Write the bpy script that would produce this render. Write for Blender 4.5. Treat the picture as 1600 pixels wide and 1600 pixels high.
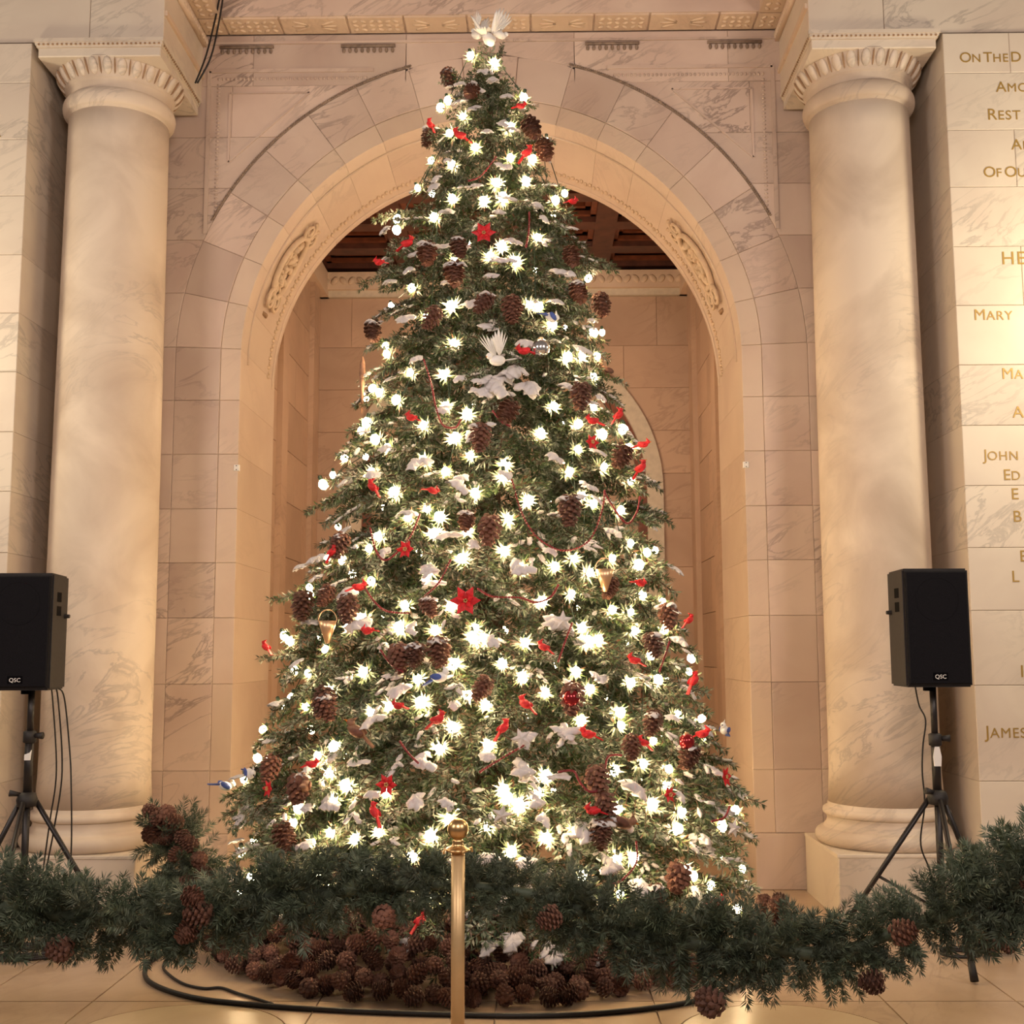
import bpy, bmesh, math, random
import numpy as np
from mathutils import Vector, Matrix, Euler, Quaternion

PI = math.pi
random.seed(7)
for o in list(bpy.data.objects):
    bpy.data.objects.remove(o, do_unlink=True)
SC = bpy.context.scene
COL = SC.collection

# ------------------------------------------------------------------ camera
cam = bpy.data.cameras.new('camera')
cam.sensor_width = 36.0
cam.lens = 1835.68 / 1600 * 36.0
cam.shift_x = (800 - 810.68) / 1600
cam.clip_end = 200
camo = bpy.data.objects.new('camera', cam)
COL.objects.link(camo)
camo.location = (0.304, 0.0, 1.6)
camo.rotation_mode = 'QUATERNION'
camo.rotation_quaternion = (Matrix.Rotation(0.0129, 4, 'Z') @ Matrix.Rotation(PI / 2 + 0.1182, 4, 'X')
                            @ Matrix.Rotation(-0.0041, 4, 'Z')).to_quaternion()
SC.camera = camo

# ------------------------------------------------------------------ world, lamps of the hall and added fill
world = bpy.data.worlds.new('hall_ambient')
SC.world = world
world.use_nodes = True
bg = world.node_tree.nodes['Background']
bg.inputs[0].default_value = (1.0, 0.80, 0.66, 1)
bg.inputs[1].default_value = 0.09

def lamp(name, kind, loc, energy, col, size=0.3, target=None, spot=None, size_y=None):
    l = bpy.data.lights.new(name, kind)
    l.energy = energy
    l.color = col
    if kind == 'AREA':
        l.size = size
        if size_y:
            l.shape = 'RECTANGLE'
            l.size_y = size_y
    else:
        l.shadow_soft_size = size
    if spot:
        l.spot_size = spot
        l.spot_blend = 0.8
    o = bpy.data.objects.new(name, l)
    COL.objects.link(o)
    o.location = loc
    if target:
        o.rotation_mode = 'QUATERNION'
        o.rotation_quaternion = (Vector(target) - Vector(loc)).to_track_quat('-Z', 'Y')
    return o

# standing lamps of the hall, left and right of the bay, just outside the frame
lamp('hall_lamp_right', 'POINT', (4.25, 6.35, 3.75), 88, (1.0, 0.85, 0.58), 0.22)
lamp('hall_lamp_left', 'POINT', (-4.25, 6.35, 3.5), 75, (1.0, 0.85, 0.60), 0.22)
# added soft fill lights overhead, in place of unseen hall lighting
for sx_ in (-1, 1):
    lamp('hall_fill', 'AREA', (sx_ * 4.2, 1.6, 4.2), 88, (1.0, 0.83, 0.72), 1.4, (0, 8, 3.0))
lamp('hall_fill', 'AREA', (0.3, 0.6, 4.0), 84, (1.0, 0.83, 0.74), 1.4, (0, 8, 2.6))  # central fill added to brighten the wall between the columns
# lamp in the corridor behind the arch
lamp('corridor_lamp', 'POINT', (0.0, 10.1, 4.0), 45, (1.0, 0.70, 0.46), 0.3)

vs = SC.view_settings
vs.view_transform = 'Standard'
vs.look = 'None'
vs.exposure = 0.42
vs.gamma = 1.0
vs.use_curve_mapping = False
SC.cycles.max_bounces = 4
SC.cycles.diffuse_bounces = 3
SC.cycles.glossy_bounces = 2

# ------------------------------------------------------------------ mesh helpers
class MB:
    def __init__(s):
        s.v = []
        s.f = []
    def add(s, verts, faces):
        n = len(s.v)
        s.v.extend([tuple(p) for p in verts])
        s.f.extend([tuple(i + n for i in f) for f in faces])
        return s
    def box(s, x0, x1, y0, y1, z0, z1):
        v = [(x0, y0, z0), (x1, y0, z0), (x1, y1, z0), (x0, y1, z0), (x0, y0, z1), (x1, y0, z1), (x1, y1, z1), (x0, y1, z1)]
        return s.add(v, [(0, 3, 2, 1), (4, 5, 6, 7), (0, 1, 5, 4), (1, 2, 6, 5), (2, 3, 7, 6), (3, 0, 4, 7)])
    def lathe(s, prof, seg=32, c=(0, 0, 0), cap=True):
        n = len(prof)
        vs_, fs = [], []
        for k in range(seg):
            a = 2 * PI * k / seg
            for r, z in prof:
                vs_.append((c[0] + r * math.cos(a), c[1] + r * math.sin(a), c[2] + z))
        for k in range(seg):
            k2 = (k + 1) % seg
            for i in range(n - 1):
                fs.append((k * n + i, k2 * n + i, k2 * n + i + 1, k * n + i + 1))
        if cap:
            fs.append(tuple(k * n for k in range(seg))[::-1])
            fs.append(tuple(k * n + n - 1 for k in range(seg)))
        return s.add(vs_, fs)
    def tube(s, pts, r, seg=8, cap=True):
        pts = [Vector(p) for p in pts]
        n = len(pts)
        rs = r if isinstance(r, (list, tuple)) else [r] * n
        vs_, fs = [], []
        up = Vector((0, 0, 1))
        prev = None
        for i, p in enumerate(pts):
            t = (pts[min(i + 1, n - 1)] - pts[max(i - 1, 0)])
            t = t.normalized() if t.length > 1e-9 else Vector((0, 0, 1))
            if prev is None:
                a = t.cross(up)
                if a.length < 1e-3:
                    a = t.cross(Vector((1, 0, 0)))
            else:
                a = prev - t * prev.dot(t)
                if a.length < 1e-6:
                    a = t.cross(up)
            a.normalize()
            prev = a
            b = t.cross(a)
            for k in range(seg):
                an = 2 * PI * k / seg
                vs_.append(p + (a * math.cos(an) + b * math.sin(an)) * rs[i])
        for i in range(n - 1):
            for k in range(seg):
                k2 = (k + 1) % seg
                fs.append((i * seg + k, i * seg + k2, (i + 1) * seg + k2, (i + 1) * seg + k))
        if cap:
            fs.append(tuple(range(seg))[::-1])
            fs.append(tuple((n - 1) * seg + k for k in range(seg)))
        return s.add(vs_, fs)
    def ell(s, c, rad, rot=None, seg=10, ring=6):
        vs_, fs = [], []
        R = rot if rot else Matrix.Identity(3)
        c = Vector(c)
        vs_.append(c + R @ Vector((0, 0, -rad[2])))
        for i in range(1, ring):
            ph = -PI / 2 + PI * i / ring
            for k in range(seg):
                a = 2 * PI * k / seg
                vs_.append(c + R @ Vector((rad[0] * math.cos(ph) * math.cos(a), rad[1] * math.cos(ph) * math.sin(a), rad[2] * math.sin(ph))))
        vs_.append(c + R @ Vector((0, 0, rad[2])))
        for k in range(seg):
            fs.append((0, 1 + (k + 1) % seg, 1 + k))
        for i in range(ring - 2):
            for k in range(seg):
                a0 = 1 + i * seg
                fs.append((a0 + k, a0 + (k + 1) % seg, a0 + seg + (k + 1) % seg, a0 + seg + k))
        last = len(vs_) - 1
        a0 = 1 + (ring - 2) * seg
        for k in range(seg):
            fs.append((last, a0 + k, a0 + (k + 1) % seg))
        return s.add(vs_, fs)
    def prism(s, poly, y0, y1, ch=0.0):
        """poly: (x,z) counter-clockwise seen from -Y; front at y0 with chamfer ch, back at y1"""
        n = len(poly)
        if ch > 0:
            ins = inset(poly, ch)
            v = [(p[0], y0, p[1]) for p in ins] + [(p[0], y0 + ch, p[1]) for p in poly] + [(p[0], y1, p[1]) for p in poly]
            f = [tuple(range(n))]
            for b in (0, n):
                for i in range(n):
                    j = (i + 1) % n
                    f.append((b + i, b + n + i, b + n + j, b + j))
            f.append(tuple(2 * n + i for i in range(n))[::-1])
        else:
            v = [(p[0], y0, p[1]) for p in poly] + [(p[0], y1, p[1]) for p in poly]
            f = [tuple(range(n))]
            for i in range(n):
                j = (i + 1) % n
                f.append((i, n + i, n + j, j))
            f.append(tuple(n + i for i in range(n))[::-1])
        return s.add(v, f)
    def mesh(s, name, smooth=False):
        me = bpy.data.meshes.new(name)
        me.from_pydata(s.v, [], s.f)
        if smooth:
            me.polygons.foreach_set('use_smooth', [True] * len(me.polygons))
        me.update()
        return me
    def build(s, name, mat, parent=None, smooth=False, loc=None, fix=True):
        me = s.mesh(name, smooth)
        if fix:
            bm = bmesh.new()
            bm.from_mesh(me)
            bmesh.ops.recalc_face_normals(bm, faces=bm.faces)
            bm.to_mesh(me)
            bm.free()
        return put(name, me, mat, parent, loc)

def put(name, me, mat, parent=None, loc=None, rot=None, scale=None):
    o = bpy.data.objects.new(name, me)
    COL.objects.link(o)
    if mat is not None and len(me.materials) == 0:
        me.materials.append(mat)
    if parent is not None:
        o.parent = parent
    if loc is not None:
        o.location = loc
    if rot is not None:
        o.rotation_mode = 'QUATERNION'
        o.rotation_quaternion = rot
    if scale is not None:
        o.scale = (scale,) * 3 if not isinstance(scale, (tuple, list, Vector)) else scale
    return o

def inset(poly, d):
    n = len(poly)
    out = []
    area = sum(poly[i][0] * poly[(i + 1) % n][1] - poly[(i + 1) % n][0] * poly[i][1] for i in range(n))
    sg = 1 if area > 0 else -1
    for i in range(n):
        p0, p1, p2 = Vector(poly[i - 1]), Vector(poly[i]), Vector(poly[(i + 1) % n])
        e1 = (p1 - p0)
        e2 = (p2 - p1)
        if e1.length < 1e-9 or e2.length < 1e-9:
            out.append(tuple(p1))
            continue
        e1.normalize()
        e2.normalize()
        n1 = Vector((-e1.y, e1.x)) * sg
        n2 = Vector((-e2.y, e2.x)) * sg
        m = n1 + n2
        k = m.length_squared
        m = m * (2 / k) if k > 0.3 else m
        out.append(tuple(p1 + m * d))
    return out

def empty(name, loc=(0, 0, 0)):
    o = bpy.data.objects.new(name, None)
    o.empty_display_size = 0.1
    COL.objects.link(o)
    o.location = loc
    return o

def tag(o, label=None, cat=None, group=None, kind=None):
    if label: o['label'] = label
    if cat: o['category'] = cat
    if group: o['group'] = group
    if kind: o['kind'] = kind
    return o

def thing(name, label, cat, loc=(0, 0, 0), group=None, kind=None):
    return tag(empty(name, loc), label, cat, group, kind)

def smooth_path(pts, n=6):
    pts = [Vector(p) for p in pts]
    out = []
    m = len(pts)
    for i in range(m - 1):
        p0, p1, p2, p3 = pts[max(i - 1, 0)], pts[i], pts[i + 1], pts[min(i + 2, m - 1)]
        for k in range(n):
            t = k / n
            out.append(0.5 * ((2 * p1) + (p2 - p0) * t + (2 * p0 - 5 * p1 + 4 * p2 - p3) * t * t + (3 * p1 - p0 - 3 * p2 + p3) * t ** 3))
    out.append(pts[-1])
    return out

# ------------------------------------------------------------------ materials
def newmat(name):
    m = bpy.data.materials.new(name)
    m.use_nodes = True
    nt = m.node_tree
    b = nt.nodes['Principled BSDF']
    return m, nt, b

def N(nt, kind, **kw):
    n = nt.nodes.new(kind)
    for k, v in kw.items():
        setattr(n, k, v)
    return n

def ramp(nt, stops):
    r = N(nt, 'ShaderNodeValToRGB')
    e = r.color_ramp.elements
    while len(e) < len(stops):
        e.new(0.5)
    for i, (p, c) in enumerate(stops):
        e[i].position = p
        e[i].color = (c[0], c[1], c[2], 1)
    return r

def marble(name, base, cloud, vein, scale=1.0, vein_amt=0.6, rough=0.38, stretch=(1, 1, 1), rot=(0.3, 0.5, 0.9), shade=0.10, tilt=0.5):
    m, nt, b = newmat(name)
    L = nt.links.new
    geo = N(nt, 'ShaderNodeNewGeometry')
    info = N(nt, 'ShaderNodeObjectInfo')
    off = N(nt, 'ShaderNodeVectorMath', operation='SCALE')
    comb = N(nt, 'ShaderNodeCombineXYZ')
    L(info.outputs['Random'], comb.inputs[0])
    L(info.outputs['Random'], comb.inputs[2])
    L(comb.outputs[0], off.inputs[0])
    off.inputs['Scale'].default_value = 37.0
    addv = N(nt, 'ShaderNodeVectorMath', operation='ADD')
    L(geo.outputs['Position'], addv.inputs[0])
    L(off.outputs[0], addv.inputs[1])
    mp = N(nt, 'ShaderNodeMapping')
    mp.inputs['Rotation'].default_value = rot
    mp.inputs['Scale'].default_value = tuple(scale * q for q in stretch)
    L(addv.outputs[0], mp.inputs[0])
    n1 = N(nt, 'ShaderNodeTexNoise')
    n1.inputs['Scale'].default_value = 1.6
    n1.inputs['Detail'].default_value = 6
    n1.inputs['Distortion'].default_value = 0.6
    L(mp.outputs[0], n1.inputs['Vector'])
    r1 = ramp(nt, [(0.32, cloud), (0.62, base)])
    L(n1.outputs['Fac'], r1.inputs[0])
    n2 = N(nt, 'ShaderNodeTexNoise')
    n2.inputs['Scale'].default_value = 2.2
    n2.inputs['Detail'].default_value = 8
    n2.inputs['Roughness'].default_value = 0.6
    n2.inputs['Distortion'].default_value = 1.4
    mp2 = N(nt, 'ShaderNodeMapping')
    mp2.inputs['Scale'].default_value = (0.7, 0.7, 2.6)
    mp2.inputs['Rotation'].default_value = (0, tilt, 0)
    L(mp.outputs[0], mp2.inputs[0])
    L(mp2.outputs[0], n2.inputs['Vector'])
    r2 = ramp(nt, [(0.47, (0, 0, 0)), (0.495, (1, 1, 1)), (0.505, (1, 1, 1)), (0.545, (0, 0, 0))])
    L(n2.outputs['Fac'], r2.inputs[0])
    n3 = N(nt, 'ShaderNodeTexNoise')
    n3.inputs['Scale'].default_value = 0.9
    n3.inputs['Detail'].default_value = 3
    L(mp.outputs[0], n3.inputs['Vector'])
    r3 = ramp(nt, [(0.45, (0, 0, 0)), (0.68, (1, 1, 1))])
    L(n3.outputs['Fac'], r3.inputs[0])
    mul = N(nt, 'ShaderNodeMath', operation='MULTIPLY')
    L(r2.outputs[0], mul.inputs[0])
    L(r3.outputs[0], mul.inputs[1])
    mul2 = N(nt, 'ShaderNodeMath', operation='MULTIPLY')
    L(mul.outputs[0], mul2.inputs[0])
    mul2.inputs[1].default_value = vein_amt
    mix = N(nt, 'ShaderNodeMixRGB')
    L(mul2.outputs[0], mix.inputs[0])
    L(r1.outputs[0], mix.inputs[1])
    mix.inputs[2].default_value = (*vein, 1)
    hsv = N(nt, 'ShaderNodeHueSaturation')
    mr = N(nt, 'ShaderNodeMapRange')
    mr.inputs['To Min'].default_value = 1 - shade
    mr.inputs['To Max'].default_value = 1 + shade * 0.5
    L(info.outputs['Random'], mr.inputs['Value'])
    L(mr.outputs[0], hsv.inputs['Value'])
    L(mix.outputs[0], hsv.inputs['Color'])
    L(hsv.outputs[0], b.inputs['Base Color'])
    b.inputs['Roughness'].default_value = rough
    b.inputs['Specular IOR Level'].default_value = 0.35
    bump = N(nt, 'ShaderNodeBump')
    bump.inputs['Strength'].default_value = 0.06
    n4 = N(nt, 'ShaderNodeTexNoise')
    n4.inputs['Scale'].default_value = 26
    n4.inputs['Detail'].default_value = 5
    L(geo.outputs['Position'], n4.inputs['Vector'])
    L(n4.outputs['Fac'], bump.inputs['Height'])
    L(bump.outputs[0], b.inputs['Normal'])
    return m

def plain(name, col, rough=0.5, metal=0.0, noise=0.0, nscale=20, rnd=0.0, spec=0.5, bump=0.0):
    m, nt, b = newmat(name)
    L = nt.links.new
    b.inputs['Roughness'].default_value = rough
    b.inputs['Metallic'].default_value = metal
    b.inputs['Specular IOR Level'].default_value = spec
    geo = N(nt, 'ShaderNodeNewGeometry')
    n = N(nt, 'ShaderNodeTexNoise')
    n.inputs['Scale'].default_value = nscale
    n.inputs['Detail'].default_value = 4
    L(geo.outputs['Position'], n.inputs['Vector'])
    k = noise
    r = ramp(nt, [(0.3, tuple(c * (1 - k) for c in col)), (0.7, tuple(min(1, c * (1 + k)) for c in col))])
    L(n.outputs['Fac'], r.inputs[0])
    out = r.outputs[0]
    if rnd:
        info = N(nt, 'ShaderNodeObjectInfo')
        hsv = N(nt, 'ShaderNodeHueSaturation')
        mr = N(nt, 'ShaderNodeMapRange')
        mr.inputs['To Min'].default_value = 1 - rnd
        mr.inputs['To Max'].default_value = 1 + rnd
        L(info.outputs['Random'], mr.inputs['Value'])
        L(mr.outputs[0], hsv.inputs['Value'])
        L(out, hsv.inputs['Color'])
        out = hsv.outputs[0]
    L(out, b.inputs['Base Color'])
    if bump:
        bp = N(nt, 'ShaderNodeBump')
        bp.inputs['Strength'].default_value = bump
        L(n.outputs['Fac'], bp.inputs['Height'])
        L(bp.outputs[0], b.inputs['Normal'])
    return m

M = {}
M['marble_wall'] = marble('marble_wall', (0.66, 0.52, 0.43), (0.55, 0.41, 0.34), (0.27, 0.20, 0.17), 0.9, 0.85, 0.42, shade=0.12, tilt=0.15)
M['marble_pier'] = marble('marble_pier', (0.74, 0.64, 0.52), (0.66, 0.55, 0.45), (0.38, 0.33, 0.28), 0.9, 0.55, 0.40, shade=0.06, tilt=0.3)
M['marble_column'] = marble('marble_column', (0.72, 0.60, 0.48), (0.50, 0.39, 0.30), (0.30, 0.25, 0.22), 1.0, 0.5, 0.6, shade=0.02, tilt=0.8)
M['marble_soffit'] = marble('marble_soffit', (0.68, 0.53, 0.41), (0.60, 0.45, 0.35), (0.42, 0.31, 0.24), 0.8, 0.35, 0.42, shade=0.05)
M['marble_inner'] = marble('marble_inner', (0.58, 0.40, 0.28), (0.49, 0.33, 0.23), (0.30, 0.2, 0.14), 0.8, 0.4, 0.45, shade=0.10)  # same stone as the walls, warm corridor light put into the colour
M['marble_frieze'] = marble('marble_frieze', (0.74, 0.57, 0.42), (0.66, 0.49, 0.36), (0.4, 0.28, 0.2), 1.0, 0.4, 0.45, shade=0.06)
M['joint'] = plain('joint_mortar', (0.46, 0.35, 0.28), 0.9)
M['soot'] = plain('sooty_stone', (0.25, 0.18, 0.135), 0.8, noise=0.3, nscale=30)
M['carved'] = plain('carved_stone', (0.68, 0.51, 0.36), 0.55, noise=0.12, nscale=12)
M['carved_dark'] = plain('carved_recess_shade', (0.33, 0.20, 0.11), 0.7, noise=0.2)  # shade of deep carving put into the colour of small carved details
M['gold'] = plain('gilt_letters', (0.40, 0.25, 0.06), 0.45, 0.25)
M['floor'] = marble('floor_marble', (0.52, 0.38, 0.26), (0.44, 0.31, 0.21), (0.34, 0.24, 0.17), 1.1, 0.4, 0.26, shade=0.10)
M['floor_disc'] = marble('floor_disc_marble', (0.58, 0.46, 0.31), (0.52, 0.40, 0.27), (0.4, 0.3, 0.2), 1.0, 0.3, 0.24, shade=0.03)
M['wood'] = plain('dark_carved_wood', (0.085, 0.028, 0.016), 0.5, noise=0.35, nscale=9)
M['wood_warm'] = plain('reddish_carved_wood', (0.17, 0.05, 0.022), 0.5, noise=0.3, nscale=14)
M['cream'] = plain('cream_moulding', (0.62, 0.54, 0.42), 0.5, noise=0.08)
M['black'] = plain('black_plastic', (0.002, 0.002, 0.003), 0.7, noise=0.2, nscale=60, spec=0.05)  # also gives the handle blocks the shade of openings
M['grille'] = plain('black_grille_cloth', (0.0085, 0.008, 0.010), 0.8, noise=0.5, nscale=400, bump=0.2, spec=0.12)
M['cabinet'] = plain('charcoal_cabinet', (0.026, 0.023, 0.023), 0.6, noise=0.15, nscale=50, spec=0.2)
M['steel'] = plain('dark_painted_steel', (0.022, 0.018, 0.018), 0.4, 0.3, noise=0.1)
M['rubber'] = plain('black_rubber', (0.015, 0.012, 0.012), 0.6)
M['paper'] = plain('white_paper', (0.85, 0.82, 0.78), 0.7)
M['brass'] = plain('polished_brass', (0.70, 0.46, 0.22), 0.30, 1.0, noise=0.05)
M['brass_satin'] = plain('satin_brass', (0.60, 0.42, 0.22), 0.42, 0.55, noise=0.05)
M['cone'] = plain('pine_cone_scales', (0.13, 0.055, 0.035), 0.75, noise=0.35, nscale=35, rnd=0.3)
M['cone_tree'] = plain('pine_cone_on_tree', (0.13, 0.05, 0.03), 0.7, noise=0.35, nscale=35, rnd=0.3)
M['bark'] = plain('bark', (0.09, 0.05, 0.03), 0.85, noise=0.3)
M['snow'] = plain('flocked_snow', (0.62, 0.58, 0.58), 0.85, noise=0.08, nscale=40, bump=0.3)
M['red'] = plain('red_feather', (0.62, 0.012, 0.02), 0.6, noise=0.2, nscale=60, rnd=0.15)
M['redbead'] = plain('red_berries', (0.20, 0.010, 0.018), 0.4, noise=0.2)
M['orange'] = plain('orange_beak', (0.75, 0.22, 0.03), 0.5)
M['dovewhite'] = plain('white_feather', (0.86, 0.84, 0.82), 0.6, noise=0.06)
M['blue'] = plain('blue_feather', (0.05, 0.09, 0.32), 0.6, noise=0.3)
M['brown'] = plain('brown_feather', (0.24, 0.12, 0.07), 0.7, noise=0.3, nscale=50)
M['silver'] = plain('silver_glass', (0.75, 0.72, 0.72), 0.18, 0.9)
M['redglass'] = plain('red_glass', (0.30, 0.02, 0.025), 0.15, 0.5)
M['goldcup'] = plain('gold_foil', (0.75, 0.48, 0.28), 0.35, 0.7)
M['wire'] = plain('green_wire', (0.01, 0.03, 0.015), 0.5)
M['cable'] = plain('black_cable', (0.012, 0.010, 0.010), 0.5)

def needle_mat(name, dark, light, frost, frost_amt):
    m, nt, b = newmat(name)
    L = nt.links.new
    geo = N(nt, 'ShaderNodeNewGeometry')
    info = N(nt, 'ShaderNodeObjectInfo')
    ri = N(nt, 'ShaderNodeValToRGB')
    ri.color_ramp.elements[0].color = (*dark, 1)
    ri.color_ramp.elements[1].color = (*light, 1)
    if frost_amt > 0.5:
        ri.color_ramp.elements[1].position = 0.86
        e_ = ri.color_ramp.elements.new(0.93)
        e_.color = (0.17, 0.085, 0.045, 1)
    L(geo.outputs['Random Per Island'], ri.inputs[0])
    n = N(nt, 'ShaderNodeTexNoise')
    n.inputs['Scale'].default_value = 9
    n.inputs['Detail'].default_value = 3
    L(geo.outputs['Position'], n.inputs['Vector'])
    r = ramp(nt, [(0.42, (0, 0, 0)), (0.62, (1, 1, 1))])
    L(n.outputs['Fac'], r.inputs[0])
    mu = N(nt, 'ShaderNodeMath', operation='MULTIPLY')
    L(r.outputs[0], mu.inputs[0])
    mu.inputs[1].default_value = frost_amt
    mu3 = N(nt, 'ShaderNodeMath', operation='MULTIPLY')
    L(mu.outputs[0], mu3.inputs[0])
    L(geo.outputs['Random Per Island'], mu3.inputs[1])
    mix = N(nt, 'ShaderNodeMixRGB')
    L(mu3.outputs[0], mix.inputs[0])
    L(ri.outputs[0], mix.inputs[1])
    mix.inputs[2].default_value = (*frost, 1)
    hsv = N(nt, 'ShaderNodeHueSaturation')
    mr = N(nt, 'ShaderNodeMapRange')
    mr.inputs['To Min'].default_value = 0.7
    mr.inputs['To Max'].default_value = 1.3
    L(info.outputs['Random'], mr.inputs['Value'])
    L(mr.outputs[0], hsv.inputs['Value'])
    L(mix.outputs[0], hsv.inputs['Color'])
    L(hsv.outputs[0], b.inputs['Base Color'])
    b.inputs['Roughness'].default_value = 0.55
    b.inputs['Specular IOR Level'].default_value = 0.3
    return m
M['fir'] = needle_mat('fir_needles', (0.022, 0.050, 0.020), (0.105, 0.155, 0.055), (0.55, 0.56, 0.50), 0.7)
M['garland'] = needle_mat('garland_needles', (0.036, 0.054, 0.034), (0.115, 0.145, 0.090), (0.3, 0.33, 0.3), 0.3)

def emit_mat(name, col, strength):
    m, nt, b = newmat(name)
    b.inputs['Base Color'].default_value = (*col, 1)
    b.inputs['Emission Color'].default_value = (*col, 1)
    b.inputs['Emission Strength'].default_value = strength
    return m
M['bulb'] = emit_mat('lit_bulb', (1.0, 0.71, 0.39), 66.0)
# ================================================================== THE SETTING
YW, YB, YF = 8.2, 9.295, 7.29          # arch wall front, arch wall back, inscribed piers
ZS, RI, RE = 3.6945, 1.79, 2.26        # springing height, opening radius, outer arch radius
XP = 2.99                              # inner edge of the inscribed piers

# ---- floor: slab with marble tiles and two inlaid discs
fl = tag(MB().box(-4.6, 4.6, 2.5, 12.2, -0.12, -0.012).build('floor', M['joint']), 'warm beige marble floor in large tiles', 'floor', kind='structure')
DISC = [(-1.22, 5.12, 0.47), (1.36, 5.12, 0.47)]
for dx, dy, dr in DISC:
    p = [(dr, -0.012), (dr, -0.002), (dr - 0.004, 0.001)]
    MB().lathe(p, 48, (dx, dy, 0)).build('inlaid_disc', M['floor_disc'], fl)
random.seed(3)
def clip_tile(x0, x1, y0, y1):
    m = MB()
    g = 0.004
    m.box(x0 + g, x1 - g, y0 + g, y1 - g, -0.03, 0.0)
    return m
xs = [-4.6, -3.3, -2.3, -1.75, -0.7, 0.12, 0.84, 1.9, 2.5, 3.4, 4.6]
ys = [2.5, 3.5, 4.6, 5.64, 6.5, 7.25, 8.2, 9.3, 10.2, 11.1, 12.2]
for i in range(len(xs) - 1):
    for j in range(len(ys) - 1):
        hit = any(xs[i] < d[0] < xs[i + 1] and ys[j] < d[1] < ys[j + 1] for d in DISC)
        if hit:
            d = [d for d in DISC if xs[i] < d[0] < xs[i + 1]][0]
            # tile with a round hole: four corner pieces around the disc
            x0, x1, y0, y1 = xs[i] + .004, xs[i + 1] - .004, ys[j] + .004, ys[j + 1] - .004
            for q in range(4):
                a0 = q * PI / 2
                arc = [(d[0] + (d[2] + .004) * math.cos(a0 + k * PI / 24), d[1] + (d[2] + .004) * math.sin(a0 + k * PI / 24)) for k in range(13)]
                cx_ = x1 if q in (0, 3) else x0
                cy_ = y1 if q in (0, 1) else y0
                pa = (cx_, d[1]) if q in (0, 2) else (d[0], cy_)
                pb = (d[0], cy_) if q in (0, 2) else (cx_, d[1])
                if q == 0: ring = arc + [(d[0], y1), (x1, y1), (x1, d[1])]
                if q == 1: ring = arc + [(x0, d[1]), (x0, y1), (d[0], y1)]
                if q == 2: ring = arc + [(d[0], y0), (x0, y0), (x0, d[1])]
                if q == 3: ring = arc + [(x1, d[1]), (x1, y0), (d[0], y0)]
                n = len(ring)
                MB().add([(p[0], p[1], 0) for p in ring] + [(p[0], p[1], -.03) for p in ring],
                         [tuple(range(n)), tuple(range(2 * n - 1, n - 1, -1))] + [(k, k + n, (k + 1) % n + n, (k + 1) % n) for k in range(n)]).build('tile', M['floor'], fl)
        else:
            clip_tile(xs[i], xs[i + 1], ys[j], ys[j + 1]).build('tile', M['floor'], fl)

# ---- arch wall core
def bpt(r, t):
    """point on the arch outline of radius r; t<0 metres below springing, t>=0 degrees along the arch, right side"""
    if t < 0:
        return (r, ZS + t)
    a = math.radians(t)
    return (r * math.cos(a), ZS + r * math.sin(a))
arc = [bpt(RI + 0.03, k * 4.5) for k in range(1, 40)]
core = [(-3.4, 0), (-(RI + .03), 0), (-(RI + .03), ZS)] + [(-x if False else x, z) for x, z in arc[::-1]] + [(RI + .03, ZS), (RI + .03, 0), (3.4, 0), (3.4, 7.2), (-3.4, 7.2)]
wa = tag(MB().prism(core, YW + 0.022, YB - 0.01).build('wall_arch', M['joint']), 'pinkish marble wall with a tall round arch behind the tree', 'wall', kind='structure')

def band_poly(r0, r1, t0, t1, side, steps=5):
    def samp(a, b):
        pts = [a]
        if a < 0 < b: pts.append(0.0)
        lo = max(a, 0)
        if b > 0:
            for k in range(1, steps): pts.append(lo + (b - lo) * k / steps)
        pts.append(b)
        return sorted(set(pts))
    ts = samp(t0, t1)
    inner = [bpt(r0, t) for t in ts]
    outer = [bpt(r1, t) for t in ts]
    poly = outer + inner[::-1]          # right side: ccw seen from -Y (x right, z up)
    if side < 0:
        poly = [(-x, z) for x, z in poly][::-1]
    return poly

def shrink(poly, g=0.0008):
    return inset(poly, g)

ROWS = [0.0, 0.37, 0.793, 1.385, 1.842, 2.228, 2.61, 3.0, 3.39]
TJ = [z - ZS for z in ROWS] + [2.2, 12.4, 22.7, 33.1, 43.4, 53.8, 64.1, 74.5, 84.8]
CH = 0.0035
for s in (1, -1):
    for i in range(len(TJ) - 1):
        nm = 'stone_block' if TJ[i + 1] < 5 else 'voussoir'
        if i == 0:   # socle course reaches a little forward
            MB().prism(shrink(band_poly(RI, RE, TJ[0], TJ[1], s)), YW - 0.03, YB, CH).build('socle_block', M['marble_wall'], wa)
            continue
        MB().prism(shrink(band_poly(RI, 1.935, TJ[i], TJ[i + 1], s)), YW + 0.006, YB, 0.003).build('jamb_block' if TJ[i + 1] < 5 else 'soffit_block', M['marble_soffit'], wa)
        MB().prism(shrink(band_poly(1.935, RE, TJ[i], TJ[i + 1], s)), YW, YW + 0.2, CH).build(nm, M['marble_wall'], wa)
# keystone
def key(r0, r1):
    a = [bpt(r1, 84.8 + k * 10.4 / 6) for k in range(7)]
    b = [bpt(r0, 84.8 + k * 10.4 / 6) for k in range(7)]
    return shrink(a + b[::-1])
MB().prism(key(RI, 1.935), YW + 0.006, YB, CH).build('soffit_block', M['marble_soffit'], wa)
MB().prism(key(1.935, RE), YW - 0.015, YW + 0.2, CH).build('keystone', M['marble_wall'], wa)

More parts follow.
